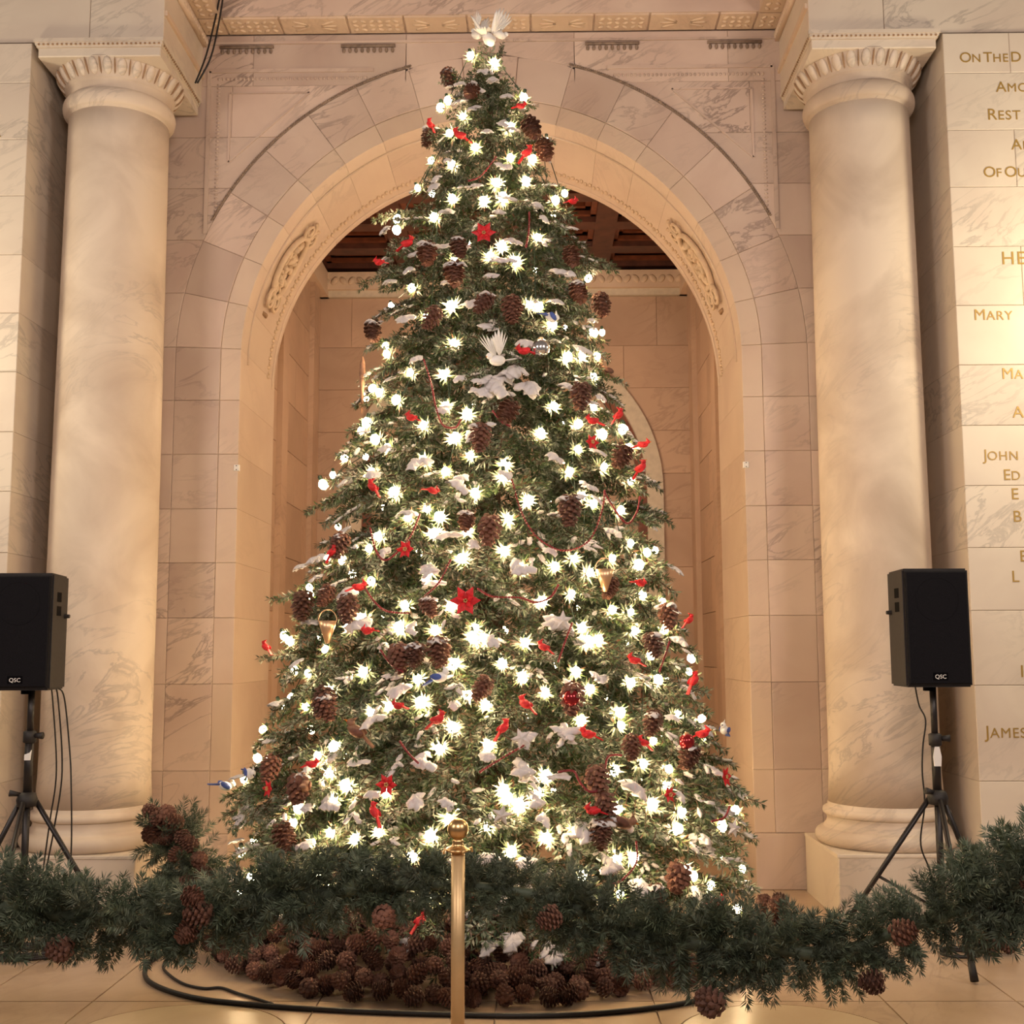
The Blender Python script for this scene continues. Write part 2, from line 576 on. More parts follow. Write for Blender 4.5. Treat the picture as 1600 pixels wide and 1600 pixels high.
# courses outside the arch ring
def xin(z):
    d = RE * RE - (z - ZS) ** 2
    if z <= ZS: return RE
    return math.sqrt(d) if d > 0 else 0.0
OR = ROWS + [3.78, 4.18, 4.575, 4.964, 5.352, 5.745, 6.14]
for s in (1, -1):
    for i in range(len(OR) - 1):
        z0, z1 = OR[i], OR[i + 1]
        xo = XP + 0.05
        segs = [(None, xo)]
        if z1 > 6.0: segs = [(None, 0.62), (0.62, 1.75), (1.75, xo)]
        elif z1 > 5.6: segs = [(None, 1.9), (1.9, xo)]
        for a, b_ in segs:
            m = 8
            zz = [z0 + (z1 - z0) * k / m for k in range(m + 1)]
            if a is None:
                left = [(min(xin(z), b_), z) for z in zz]
            else:
                left = [(max(a, min(xin(z), b_)), z) for z in zz]
            poly = [(b_, z0), (b_, z1)] + left[::-1]
            # drop coincident points
            pp = []
            for p in poly:
                if not pp or (abs(p[0] - pp[-1][0]) + abs(p[1] - pp[-1][1])) > 1e-4: pp.append(p)
            if len(pp) < 3: continue
            if s < 0: pp = [(-x, z) for x, z in pp][::-1]
            MB().prism(shrink(pp), YW + (-0.03 if i == 0 else 0.0), YW + 0.2, CH).build('stone_block' if i else 'socle_block', M['marble_wall'], wa)

# ---- mouldings of the arch wall
for s in (1, -1):
    # sooty bead moulding round the outer edge of the arch
    m = MB()
    for k in range(120):
        t = 27 + (75 - 27) * k / 119
        x, z = bpt(RE + 0.012, t)
        m.ell((s * x, YW - 0.004, z), (0.009, 0.009, 0.008), seg=6, ring=4)
    path = [(s * bpt(RE + 0.004, 27 + 48 * k / 60)[0], YW - 0.002, bpt(RE + 0.004, 27 + 48 * k / 60)[1]) for k in range(61)]
    m.tube(path, 0.0045, 6)
    m.build('bead_moulding', M['soot'], wa, True)
    # spandrel frame: outer strips with beads and inner sunk triangle
    def strip(p, q, w, d, name, mat):
        p, q = Vector((p[0], 0, p[1])), Vector((q[0], 0, q[1]))
        t = (q - p).normalized()
        n = Vector((-t.z, 0, t.x)) * w / 2
        v = []
        for e in (p, q):
            for sg in (1, -1):
                for y in (YW - d, YW + 0.004):
                    v.append((e.x + n.x * sg, y, e.z + n.z * sg))
        return MB().add(v, [(0, 2, 6, 4), (0, 1, 3, 2), (4, 6, 7, 5), (0, 4, 5, 1), (2, 3, 7, 6), (1, 5, 7, 3)]).build(name, mat, wa)
    strip((s * 2.07, 4.62), (s * 2.07, 5.86), 0.028, 0.010, 'spandrel_moulding', M['marble_wall'])
    strip((s * 2.07, 5.86), (s * 0.86, 5.86), 0.028, 0.010, 'spandrel_moulding', M['marble_wall'])
    strip((s * 1.915, 5.16), (s * 1.915, 5.69), 0.014, 0.008, 'spandrel_moulding', M['marble_wall'])
    strip((s * 1.915, 5.69), (s * 1.33, 5.69), 0.014, 0.008, 'spandrel_moulding', M['marble_wall'])
    strip((s * 1.33, 5.69), (s * 1.915, 5.16), 0.014, 0.008, 'spandrel_moulding', M['marble_wall'])
    m = MB()
    for k in range(34):
        m.ell((s * 2.0, YW - 0.002, 4.80 + k * 0.029), (0.014, 0.008, 0.009), seg=6, ring=4)
    for k in range(36):
        m.ell((s * (2.0 - k * 0.031), YW - 0.002, 5.80), (0.010, 0.008, 0.014), seg=6, ring=4)
    m.build('bead_row', M['marble_wall'], wa, True)
    # fillet under the frieze, with grimy bead strips
    strip((s * 2.1, 6.075), (0.0, 6.075), 0.018, 0.014, 'fillet', M['marble_wall'])
    for xc in (0.90, 1.80):
        m = MB()
        m.box(s * xc - 0.20, s * xc + 0.20, YW - 0.016, YW, 6.035, 6.055)
        for k in range(9):
            m.ell((s * xc - 0.18 + k * 0.045, YW - 0.008, 6.012), (0.013, 0.012, 0.022), seg=6, ring=4)
        m.build('bead_strip', M['soot'], wa, True)
# soffit ribs and bead band on the underside of the arch
def soffit_path(r, y, t0, t1, n=60):
    return [(bpt(r, t0 + (t1 - t0) * k / n)[0], y, bpt(r, t0 + (t1 - t0) * k / n)[1]) for k in range(n + 1)]
for y, r in ((8.40, 0.010), (9.20, 0.010)):
    MB().tube(soffit_path(RI - 0.002, y, 0, 180), r, 6).build('soffit_rib', M['marble_soffit'], wa, True)
m = MB()
for k in range(150):
    t = 2 + 176 * k / 149
    x, z = bpt(RI - 0.003, t)
    R3 = Matrix.Rotation(-math.radians(t), 3, 'Y')
    m.ell((x, 9.06 + 0.012 * (-1) ** k, z), (0.011, 0.035, 0.016), R3, 6, 4)
m.build('leaf_band', M['carved'], wa, True)
# carved cartouches on the soffit
for s in (1, -1):
    ca = empty('cartouche', (0, 0, 0))
    ca.parent = wa
    def sp(u, v, h):          # u along the arch (m, up), v depth from the wall front, h height off the surface
        t = 28.0 + math.degrees(u / RI)
        x, z = bpt(RI - h, t)
        return Vector((s * x, YW + v, z))
    ring_pts = [sp(0.26 * math.cos(a), 0.47 + 0.16 * math.sin(a), 0.022) for a in np.linspace(0, 2 * PI, 40)]
    MB().tube(ring_pts, 0.022, 8, False).build('frame', M['carved'], ca, True)
    m = MB()
    for (cu, cv, sg) in ((0.31, 0.42, 1), (0.29, 0.56, -1), (-0.30, 0.40, -1), (-0.29, 0.55, 1)):
        pts = []
        for k in range(26):
            a = k / 25 * 3.6 * PI
            rr = 0.085 * (1 - k / 30)
            pts.append(sp(cu + rr * math.cos(a), cv + sg * rr * math.sin(a), 0.028))
        m.tube(pts, [0.016 * (1 - 0.5 * k / 25) for k in range(26)], 6)
    m.build('volute', M['carved'], ca, True)
    random.seed(11 + s)
    m = MB()
    for k in range(34):
        a = random.uniform(0, 2 * PI)
        q = math.sqrt(random.random())
        u, v = 0.2 * q * math.cos(a), 0.47 + 0.11 * q * math.sin(a)
        c = sp(u, v, 0.012)
        m.ell(c, (0.03, 0.018, 0.05), Euler((random.uniform(-1, 1), random.uniform(-1, 1), random.uniform(-1, 1))).to_matrix(), 7, 5)
    m.build('relief_figure', M['carved'], ca, True)
    m = MB()
    for k in range(16):
        a = 2 * PI * k / 16
        m.ell(sp(0.215 * math.cos(a), 0.47 + 0.125 * math.sin(a), 0.0), (0.012, 0.012, 0.03), Euler((a, 0.4, 0)).to_matrix(), 6, 4)
    m.tube([sp(-0.42, 0.40 + 0.1 * k / 8, 0.012 - 0.004 * abs(k - 4)) for k in range(9)], 0.016, 6)
    m.build('hollow_shade', M['carved_dark'], ca, True)  # dark lumps on the surface, standing in for shaded hollows

# ---- frieze soffit above the arch and the raised ceiling beyond it
cb = tag(MB().box(-2.12, 2.12, 6.9, 8.24, 6.62, 6.75).build('ceiling', M['marble_frieze']), 'marble ceiling bay above the arch with a carved border', 'ceiling', kind='structure')
MB().box(-2.2, 2.2, 7.965, 8.22, 6.155, 6.62).build('border_beam', M['marble_wall'], cb)
for s in (1, -1):
    x0, x1 = sorted((s * 1.945, s * 2.2))
    MB().box(x0, x1, 6.9, 7.965, 6.155, 6.62).build('border_beam', M['marble_frieze'], cb)
def relief_panel(x0, x1, y0, y1, style, z=6.155):
    p = MB()
    g = 0.008
    p.box(x0 + g, x1 - g, y0 + g, y1 - g, z - 0.014, z + 0.003)
    o = p.build('frieze_panel', M['marble_frieze'], cb)
    m = MB()
    lx, ly = x1 - x0 - 0.05, y1 - y0 - 0.06
    if style == 'wave':
        nx, ny = max(2, int(lx / 0.052)), max(2, int(ly / 0.052))
        for i in range(nx):
            for j in range(ny):
                c = (x0 + 0.025 + (i + .5) * lx / nx, y0 + 0.03 + (j + .5) * ly / ny, z - 0.014)
                m.ell(c, (0.026, 0.014, 0.011), Matrix.Rotation(0.7 if (i + j) % 2 else -0.7, 3, 'Z'), 7, 4)
    else:
        cx_, cy_ = (x0 + x1) / 2, (y0 + y1) / 2
        for sg in (1, -1):
            for k in range(3):
                a = (k - 1) * 0.45
                m.ell((cx_ + sg * (0.06 + 0.05 * abs(1 - k) * 0), cy_ + sg * 0, z - 0.014), (0.012, 0.012, 0.01), None, 6, 4)
                m.ell((cx_ + sg * (0.11 * math.cos(a)), cy_ + 0.075 * math.sin(a) * 1.2, z - 0.014), (0.065, 0.013, 0.009), Matrix.Rotation(sg * a, 3, 'Z'), 7, 4)
    m.build('relief', M['carved'], o, True)
edges = [-1.93, -1.52, -1.03, -0.62, -0.16, 0.30, 0.76, 1.16, 1.66, 1.93]
for i in range(len(edges) - 1):
    relief_panel(edges[i], edges[i + 1], 7.97, 8.195, 'wave' if i % 2 == 0 else 'leaf')
for s in (1, -1):
    for y0, y1 in ((7.97, 8.195), (7.55, 7.97), (7.13, 7.55)):
        x0, x1 = sorted((s * 1.93, s * 2.11))
        relief_panel(x0, x1, y0, y1, 'wave')

# ---- piers left and right with ashlar courses, and the entablature over the columns
PR = [0.0, 0.37, 0.808, 1.383, 1.839, 2.227, 2.615, 2.996, 3.385, 3.771, 4.158, 4.554, 4.937, 5.325, 5.60]
def pier(s, name, label):
    x0, x1 = sorted((s * (XP + 0.006), s * 4.6))
    w = tag(MB().box(x0, x1, YF + 0.02, 8.4, 0, 5.6).build(name, M['joint']), label, 'wall', kind='structure')
    for i in range(len(PR) - 1):
        cuts = [XP] + ([3.42, 4.25] if i % 2 else [3.02 + 0.83, 4.6]) + [4.6]
        cuts = sorted(set(cuts))
        for a, b_ in zip(cuts[:-1], cuts[1:]):
            pa, pb = sorted((s * a, s * b_))
            MB().prism(shrink([(pa, PR[i]), (pb, PR[i]), (pb, PR[i + 1]), (pa, PR[i + 1])], 0.0010), YF, YF + (0.9 if a == XP else 0.1), CH).build('stone_block', M['marble_pier'], w)
    # entablature
    for a, b_ in ((2.125, 2.62), (2.62, 3.62), (3.62, 4.6)):
        pa, pb = sorted((s * a, s * b_))
        MB().prism(shrink([(pa, 5.615), (pb, 5.615), (pb, 6.16), (pa, 6.16)], 0.0018), YF + 0.02, 8.24, CH).build('entablature_block', M['marble_pier'], w)
        MB().prism(shrink([(pa, 6.16), (pb, 6.16), (pb, 6.8), (pa, 6.8)], 0.0018), YF + 0.02, 8.24, CH).build('entablature_block', M['marble_pier'], w)
    # bead course on the inner side of the entablature
    m = MB()
    xa, xb = sorted((s * 2.098, s * 2.128))
    m.box(xa, xb, YF + 0.03, 8.2, 6.05, 6.14)
    for k in range(22):
        m.ell((s * 2.098, YF + 0.06 + k * 0.04, 6.095), (0.012, 0.014, 0.03), None, 6, 4)
    m.build('egg_moulding', M['marble_frieze'], w, True)
    m = MB()
    xa, xb = sorted((s * 2.108, s * 2.128))
    m.box(xa, xb, YF + 0.03, 8.2, 5.80, 5.835)
    m.build('side_fillet', M['marble_frieze'], w)
    return w
wr = pier(1, 'wall_right', 'bright marble wall on the right with gilt carved names')
wl = pier(-1, 'wall_left', 'bright marble wall at the left edge behind the loudspeaker')

# ---- gilt inscription
def text_mesh(body, h):
    cu = bpy.data.curves.new('inscription', 'FONT')
    cu.body = body
    cu.size = h / 0.70
    cu.extrude = 0.002
    cu.space_character = 1.12
    cu.align_y = 'BOTTOM_BASELINE'
    to = bpy.data.objects.new('tmp', cu)
    COL.objects.link(to)
    bpy.context.view_layer.update()
    me = bpy.data.meshes.new_from_object(to.evaluated_get(bpy.context.evaluated_depsgraph_get()))
    bpy.data.objects.remove(to, do_unlink=True)
    me.materials.clear()
    return me
def text_line(body, x, z, h, parent, y=YF - 0.001, right=False):
    """words with a taller first letter, cut in the stone and gilt; x is the left (or right) end, z the middle"""
    m = MB()
    cur = 0.0
    for wd in body.split(' '):
        for part, hh in ((wd[0], h * 1.22), (wd[1:], h)):
            if not part: continue
            me = text_mesh(part, hh)
            xs_ = [v.co.x for v in me.vertices]
            m.add([(v.co.x - min(xs_) + cur, -v.co.z, v.co.y - h / 2) for v in me.vertices], [tuple(p.vertices) for p in me.polygons])
            cur += max(xs_) - min(xs_) + h * 0.16
            bpy.data.meshes.remove(me)
        cur += h * 0.22
    o = m.build('inscription_line', M['gold'], parent, loc=(x - (cur if right else 0), y, z))
    return o
for body, x, z, h in [("ON THE D", 3.096, 5.426, 0.056), ("AMO", 3.318, 5.222, 0.058), ("REST", 3.259, 5.035, 0.062), ("AN", 3.397, 4.83, 0.058),
                      ("OF OU", 3.211, 4.647, 0.058), ("H E", 3.300, 4.072, 0.070), ("MARY", 3.106, 3.704, 0.058), ("MA", 3.262, 3.322, 0.058),
                      ("A", 3.311, 3.075, 0.060), ("JOHN", 3.110, 2.804, 0.056), ("ED", 3.238, 2.678, 0.056), ("E", 3.28, 2.557, 0.058),
                      ("B", 3.284, 2.416, 0.058), ("E", 3.312, 2.169, 0.058), ("L", 3.256, 2.043, 0.058), ("I", 3.278, 1.463, 0.060), ("JAMES", 3.035, 1.098, 0.060)]:
    text_line(body, x, z, h, wr)
for body, x, z, h in [("E", -3.165, 5.20, 0.062), ("R", -3.14, 4.985, 0.062)]:
    text_line(body, x, z, h, wl, right=True)

# ---- corridor behind the arch
YE, XC = 12.0, 1.93
ch_ = 0.004
we = tag(MB().box(-2.4, 2.4, YE + 0.12, YE + 0.3, 0, 6.4).build('wall_back', M['joint']), 'warm-lit marble end wall of the corridor seen through the arch', 'wall', kind='structure')
BR, BZ = 1.63, 3.26
ER = [0.0, 0.45, 0.95, 1.45, 1.95, 2.45, 2.95, 3.42, 3.87, 4.32, 4.77, 5.30]
def bx(z):
    if z <= BZ: return BR
    d = BR * BR - (z - BZ) ** 2
    return math.sqrt(d) if d > 0 else 0.0
for s in (1, -1):
    for i in range(len(ER) - 1):
        z0, z1 = ER[i], ER[i + 1]
        zz = [z0 + (z1 - z0) * k / 8 for k in range(9)]
        segs = [(None, 2.05)] if z1 < 4.5 else [(None, 1.25 if i % 2 else 1.6), (1.25 if i % 2 else 1.6, 2.05)]
        for a, b_ in segs:
            left = [(max(a or 0, min(bx(z), b_)), z) for z in zz]
            poly = [(b_, z0), (b_, z1)] + left[::-1]
            pp = []
            for p in poly:
                if not pp or abs(p[0] - pp[-1][0]) + abs(p[1] - pp[-1][1]) > 1e-4: pp.append(p)
            if len(pp) < 3: continue
            if s < 0: pp = [(-x, z) for x, z in pp][::-1]
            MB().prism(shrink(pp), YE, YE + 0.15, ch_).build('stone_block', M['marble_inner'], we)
# cream moulding and door of the far doorway
def arch_ring(r0, r1, y0, y1, zc):
    def pt(r, k):
        a = PI * k / 40
        return (r * math.cos(a), zc + r * math.sin(a))
    poly = [(r1, 0)] + [pt(r1, k) for k in range(41)] + [(-r1, 0), (-r0, 0)] + [pt(r0, 40 - k) for k in range(41)] + [(r0, 0)]
    return MB().prism(poly, y0, y1)
arch_ring(1.47, 1.635, YE - 0.04, YE + 0.13, BZ).build('doorway_moulding', M['cream'], we)
arch_ring(1.38, 1.475, YE + 0.02, YE + 0.13, BZ).build('doorway_fillet', M['wood_warm'], we)
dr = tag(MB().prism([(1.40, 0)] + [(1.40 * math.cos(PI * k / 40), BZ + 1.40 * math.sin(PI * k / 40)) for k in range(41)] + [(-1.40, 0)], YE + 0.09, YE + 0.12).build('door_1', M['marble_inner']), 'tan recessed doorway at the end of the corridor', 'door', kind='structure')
# cornice
MB().box(-2.05, 2.05, YE - 0.05, YE + 0.1, 5.30, 5.37).build('cornice_fillet', M['cream'], we)
MB().box(-2.05, 2.05, YE - 0.10, YE + 0.1, 5.37, 5.555).build('cornice', M['marble_frieze'], we)
m = MB()
for k in range(44):
    m.ell((-1.95 + k * 0.09, YE - 0.10, 5.46), (0.035, 0.012, 0.05), Matrix.Rotation(0.6 * (-1) ** k, 3, 'Y'), 7, 5)
m.build('cornice_leaf_row', M['carved'], we, True)
for s, nm, lb in ((1, 'wall_corridor_right', 'warm-lit marble side wall inside the arch on the right'), (-1, 'wall_corridor_left', 'warm-lit marble side wall inside the arch on the left')):
    x0, x1 = sorted((s * (XC + 0.02), s * 2.4))
    w = tag(MB().box(x0, x1, YB - 0.02, YE + 0.05, 0, 5.6).build(nm, M['joint']), lb, 'wall', kind='structure')
    for i in range(len(ER) - 1):
        cuts = [YB, 10.3, 11.2, YE] if i % 2 else [YB, 9.9, 10.8, 11.6, YE]
        for a, b_ in zip(cuts[:-1], cuts[1:]):
            x0, x1 = sorted((s * XC, s * (XC + 0.1)))
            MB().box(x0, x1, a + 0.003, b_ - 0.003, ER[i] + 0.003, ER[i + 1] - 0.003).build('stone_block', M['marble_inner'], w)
    x0, x1 = sorted((s * (XC - 0.09), s * (XC + 0.05)))
    MB().box(x0, x1, YB, YE, 5.30, 5.555).build('cornice', M['marble_frieze'], w)
    for yp in (10.15, 11.55):
        x0, x1 = sorted((s * (XC - 0.05), s * (XC + 0.05)))
        MB().box(x0, x1, yp - 0.12, yp + 0.12, 0, 5.3).build('pilaster', M['marble_inner'], w)
# coffered wooden ceiling
cw = tag(MB().box(-2.3, 2.3, YB - 0.02, YE + 0.2, 5.90, 6.0).build('ceiling_corridor', M['wood']), 'dark coffered wooden ceiling of the corridor inside the arch', 'ceiling', kind='structure')
cxs = [-1.95, -1.0, 0.0, 1.0, 1.95]
cys = [9.3, 10.05, 10.75, 11.42, 12.02]
for x in cxs:
    MB().box(x - 0.10, x + 0.10, YB, YE + 0.1, 5.60, 5.92).build('beam', M['wood'], cw)
for y in cys:
    MB().box(-2.0, 2.0, y - 0.10, y + 0.10, 5.605, 5.92).build('cross_beam', M['wood'], cw)
for i in range(4):
    for j in range(4):
        x0, x1, y0, y1 = cxs[i] + .1, cxs[i + 1] - .1, cys[j] + .1, cys[j + 1] - .1
        f = MB()
        for k, (d, z0, z1) in enumerate(((0.0, 5.66, 5.70), (0.05, 5.72, 5.80), (0.10, 5.80, 5.86))):
            w_ = 0.05
            f.box(x0 + d, x1 - d, y0 + d, y0 + d + w_, z0, z1)
            f.box(x0 + d, x1 - d, y1 - d - w_, y1 - d, z0, z1)
            f.box(x0 + d, x0 + d + w_, y0 + d, y1 - d, z0, z1)
            f.box(x1 - d - w_, x1 - d, y0 + d, y1 - d, z0, z1)
        cf = f.build('coffer_frame', M['wood_warm'], cw)
        mx, my = (x0 + x1) / 2, (y0 + y1) / 2
        r = MB()
        for k in range(8):
            a = k * PI / 4
            r.ell((mx + 0.07 * math.cos(a), my + 0.07 * math.sin(a), 5.86), (0.06, 0.028, 0.03), Matrix.Rotation(a, 3, 'Z'), 7, 5)
        r.ell((mx, my, 5.85), (0.035, 0.035, 0.035), None, 8, 5)
        r.build('rosette', M['wood_warm'], cf, True)

# ================================================================== COLUMNS
def column(s, label):
    t = thing('marble_column', label, 'column', (s * 2.54, 7.70, 0), 'columns flanking the arch')
    # plinth
    p = MB().prism([(-0.425, 0), (0.425, 0), (0.425, 0.365), (-0.425, 0.365)], -0.44, 0.42, 0.006)
    pl = p.build('plinth', M['marble_pier'], t)
    MB().prism([(-0.43, 0.362), (0.43, 0.362), (0.43, 0.384), (-0.43, 0.384)], -0.445, 0.42, 0.004).build('plinth_fillet', M['marble_pier'], pl)
    prof = [(0.40, 0.378)]
    for k in range(9):
        a = -PI / 2 + PI * k / 8
        prof.append((0.395 + 0.05 * math.cos(a), 0.432 + 0.052 * math.sin(a)))
    prof += [(0.385, 0.49), (0.385, 0.50), (0.372, 0.515), (0.365, 0.535), (0.370, 0.55), (0.372, 0.556)]
    for k in range(9):
        a = -PI / 2 + PI * k / 8
        prof.append((0.368 + 0.026 * math.cos(a), 0.584 + 0.027 * math.sin(a)))
    prof += [(0.362, 0.615), (0.362, 0.632), (0.352, 0.645)]
    MB().lathe(prof, 64).build('base', M['marble_column'], t, True)
    sh = []
    for k in range(25):
        q = k / 24
        z = 0.64 + (5.22 - 0.64) * q
        r = 0.345 - 0.016 * max(0.0, (q - 0.3) / 0.7) ** 1.3
        sh.append((r + (0.012 * (1 - q * 24 / 1.2) if q < 0.05 else 0), z))
    MB().lathe(sh, 64).build('shaft', M['marble_column'], t, True)
    cp = empty('capital', (0, 0, 0))
    cp.parent = t
    prof = [(0.33, 5.20)]
    for k in range(11):
        a = -PI / 2 + PI * k / 10
        prof.append((0.335 + 0.036 * math.cos(a), 5.272 + 0.058 * math.sin(a)))
    prof += [(0.338, 5.335)]
    MB().lathe(prof, 64).build('astragal', M['marble_column'], cp, True)
    prof = [(0.325, 5.325), (0.337, 5.34), (0.341, 5.375), (0.350, 5.39), (0.358, 5.395), (0.358, 5.405), (0.372, 5.425), (0.402, 5.475), (0.415, 5.505), (0.418, 5.512)]
    MB().lathe(prof, 64).build('echinus', M['marble_column'], cp, True)
    eggs = MB()
    darts = MB()
    for k in range(26):
        a = 2 * PI * k / 26
        R3 = Matrix.Rotation(a, 3, 'Z') @ Matrix.Rotation(0.58, 3, 'Y')
        eggs.ell((0.388 * math.cos(a), 0.388 * math.sin(a), 5.455), (0.017, 0.032, 0.058), R3, 8, 6)
        a2 = a + PI / 26
        R3 = Matrix.Rotation(a2, 3, 'Z') @ Matrix.Rotation(0.58, 3, 'Y')
        darts.ell((0.393 * math.cos(a2), 0.393 * math.sin(a2), 5.455), (0.012, 0.006, 0.056), R3, 6, 4)
    eggs.build('egg_row', M['marble_pier'], cp, True)
    darts.build('dart_row', M['carved_dark'], cp, True)
    MB().prism([(-0.405, 5.50), (0.405, 5.50), (0.405, 5.565), (-0.405, 5.565)], -0.415, 0.45, 0.006).build('abacus', M['marble_pier'], cp)
    # ovolo top of the abacus
    b_ = MB()
    for d, z0, z1 in ((0.412, 5.562, 5.575), (0.420, 5.575, 5.592), (0.428, 5.592, 5.618)):
        b_.box(-d, d, -d - 0.012, 0.45, z0, z1)
    b_.build('abacus_moulding', M['marble_pier'], cp)
    d_ = MB()
    for k in range(27):
        d_.box(-0.40 + k * 0.0305, -0.388 + k * 0.0305, -0.437, -0.428, 5.574, 5.584)
    for sg in (1, -1):
        for k in range(27):
            xa, xb = sorted((sg * 0.418, sg * 0.427))
            d_.box(xa, xb, -0.40 + k * 0.0305, -0.388 + k * 0.0305, 5.574, 5.584)
    d_.build('bead_row', M['carved_dark'], cp)
    return t
column(-1, 'round marble column left of the arch, behind the left loudspeaker')
column(1, 'round marble column right of the arch, behind the right loudspeaker')
for s, lb in ((-1, 'small pale square plate on the left edge of the arch'), (1, 'small pale square plate on the right edge of the arch')):
    o = MB().prism([(-0.02, -0.022), (0.02, -0.022), (0.02, 0.022), (-0.02, 0.022)], -0.016, 0.012, 0.004).build('sensor_plate', M['paper'])
    o.location = (s * 1.80, YW + 0.009, 2.90)
    tag(o, lb, 'sensor', 'sensor plates on the arch')
    for k in (-1, 1):
        MB().lathe([(0.004, -0.001), (0.004, 0.002)], 8, (0, 0, 0)).build('screw', M['steel'], o, loc=(0, -0.017, 0.014 * k)).rotation_euler = (PI / 2, 0, 0)
# ================================================================== SHARED GREENERY MESHES
def needle(m, p, d, L, w, n):
    """one flat needle: diamond from p along d"""
    s_ = d.cross(n)
    if s_.length < 1e-4: s_ = d.cross(Vector((0.3, 0.5, 0.8)))
    s_.normalize()
    a = p
    b_ = p + d * L * 0.45 + s_ * w
    c = p + d * L
    e = p + d * L * 0.45 - s_ * w
    m.add([a, b_, c, e], [(0, 1, 2, 3)])

def twig(m, st, p0, d0, length, rng, nl=0.03, nw=0.0028, dens=300, droop=0.25):
    p = Vector(p0)
    d = Vector(d0).normalized()
    n = 6
    pts = [p.copy()]
    seg = length / n
    for k in range(n):
        d = (d + Vector((rng.uniform(-.08, .08), rng.uniform(-.08, .08), -droop * 0.12))).normalized()
        p = p + d * seg
        pts.append(p.copy())
        cnt = max(2, int(dens * seg))
        for q in range(cnt):
            base = pts[-2].lerp(pts[-1], (q + rng.random()) / cnt)
            side = d.cross(Vector((0, 0, 1)))
            if side.length < 1e-3: side = Vector((0, 1, 0))
            side.normalize()
            up = side.cross(d)
            a = rng.choice((0, PI)) + rng.gauss(0, 0.75)
            out = side * math.cos(a) + up * math.sin(a)
            nd = (d * rng.uniform(0.55, 0.9) + out).normalized()
            needle(m, base, nd, nl * rng.uniform(0.75, 1.2), nw * rng.uniform(.8, 1.2), up if abs(math.sin(a)) < .7 else side)
    # brush of needles at the tip
    for q in range(7):
        nd = (d + Vector((rng.uniform(-.5, .5), rng.uniform(-.5, .5), rng.uniform(-.5, .5)))).normalized()
        needle(m, p, nd, nl, nw, Vector((0, 0, 1)))
    st.tube(pts, [0.0035 * (1 - .6 * i / n) for i in range(n + 1)], 4, False)
    return pts

def bough_mesh(seed, L=0.46):
    rng = random.Random(seed)
    m, st = MB(), MB()
    d = Vector((1, 0, 0.05))
    axis = twig(m, st, (0, 0, 0), d, L, rng, 0.044, 0.0052, 170, 0.5)
    dvx = lambda t, i: (t[i] - t[i - 1]).normalized()
    snowpts = [(axis[-1], dvx(axis, -1)), (axis[-2], dvx(axis, -2)), (axis[-3], dvx(axis, -3))]
    for i in range(1, 6):
        for sg in (1, -1):
            if rng.random() < 0.06: continue
            base = axis[i].lerp(axis[i + 1], rng.random() * .6)
            ln = L * (0.46 - 0.055 * i) * rng.uniform(0.8, 1.2)
            tw = twig(m, st, base, Vector((0.75, sg * rng.uniform(0.6, 0.95), rng.uniform(-.15, .2))), ln, rng, 0.042, 0.0052, 175, 0.5)
            snowpts += [(tw[-1], dvx(tw, -1)), (tw[4], dvx(tw, 4))]
            if ln > 0.14:
                for sg2 in (1, -1):
                    b2 = tw[3]
                    dd = (tw[4] - tw[3]).normalized()
                    sd = dd.cross(Vector((0, 0, 1))).normalized() * sg2
                    t2 = twig(m, st, b2, dd * 0.8 + sd * 0.7 + Vector((0, 0, rng.uniform(-.1, .15))), ln * 0.5, rng, 0.040, 0.0052, 175, 0.5)
    nf = len(m.f)
    m.add(st.v, st.f)
    me = m.mesh('bough')
    me.materials.append(M['fir'])
    me.materials.append(M['bark'])
    idx = [0] * nf + [1] * (len(me.polygons) - nf)
    me.polygons.foreach_set('material_index', idx)
    return me, snowpts

def lump(m, c, r, rng, seg=7, ring=5):
    n0 = len(m.v)
    m.ell(c, (r * rng.uniform(.8, 1.25), r * rng.uniform(.8, 1.25), r * rng.uniform(.5, .75)), Matrix.Rotation(rng.uniform(0, 3), 3, 'Z'), seg, ring)
    for i in range(n0, len(m.v)):
        v = Vector(m.v[i])
        q = v - Vector(c)
        k = 1 + 0.22 * math.sin(q.x * 90 + c[0] * 31) * math.sin(q.y * 80 + 1.3) + rng.uniform(-.28, .28)
        m.v[i] = tuple(Vector(c) + q * k)

BOUGH, BSNOW = [], []
for sd in range(7):
    me, sp_ = bough_mesh(100 + sd)
    BOUGH.append(me)
    rng = random.Random(500 + sd)
    m = MB()
    for p, dv in sp_:
        if rng.random() < 0.24:
            n0 = len(m.v)
            ln = rng.uniform(.022, .05)
            c = p - dv * ln * .6 + Vector((0, 0, 0.009))
            R3 = dv.to_track_quat('X', 'Z').to_matrix() @ Matrix.Rotation(rng.uniform(-.3, .3), 3, 'Z')
            m.ell(c, (ln, rng.uniform(.010, .020), rng.uniform(.006, .011)), R3, 9, 5)
            for i in range(n0, len(m.v)):
                v = Vector(m.v[i])
                q = v - c
                m.v[i] = tuple(c + q * (1 + 0.35 * math.sin(v.x * 170 + 3 * v.y * 60) * math.cos(v.y * 150) + rng.uniform(-.18, .18)))
    sm = m.mesh('bough_snow', True)
    sm.materials.append(M['snow'])
    BSNOW.append(sm)

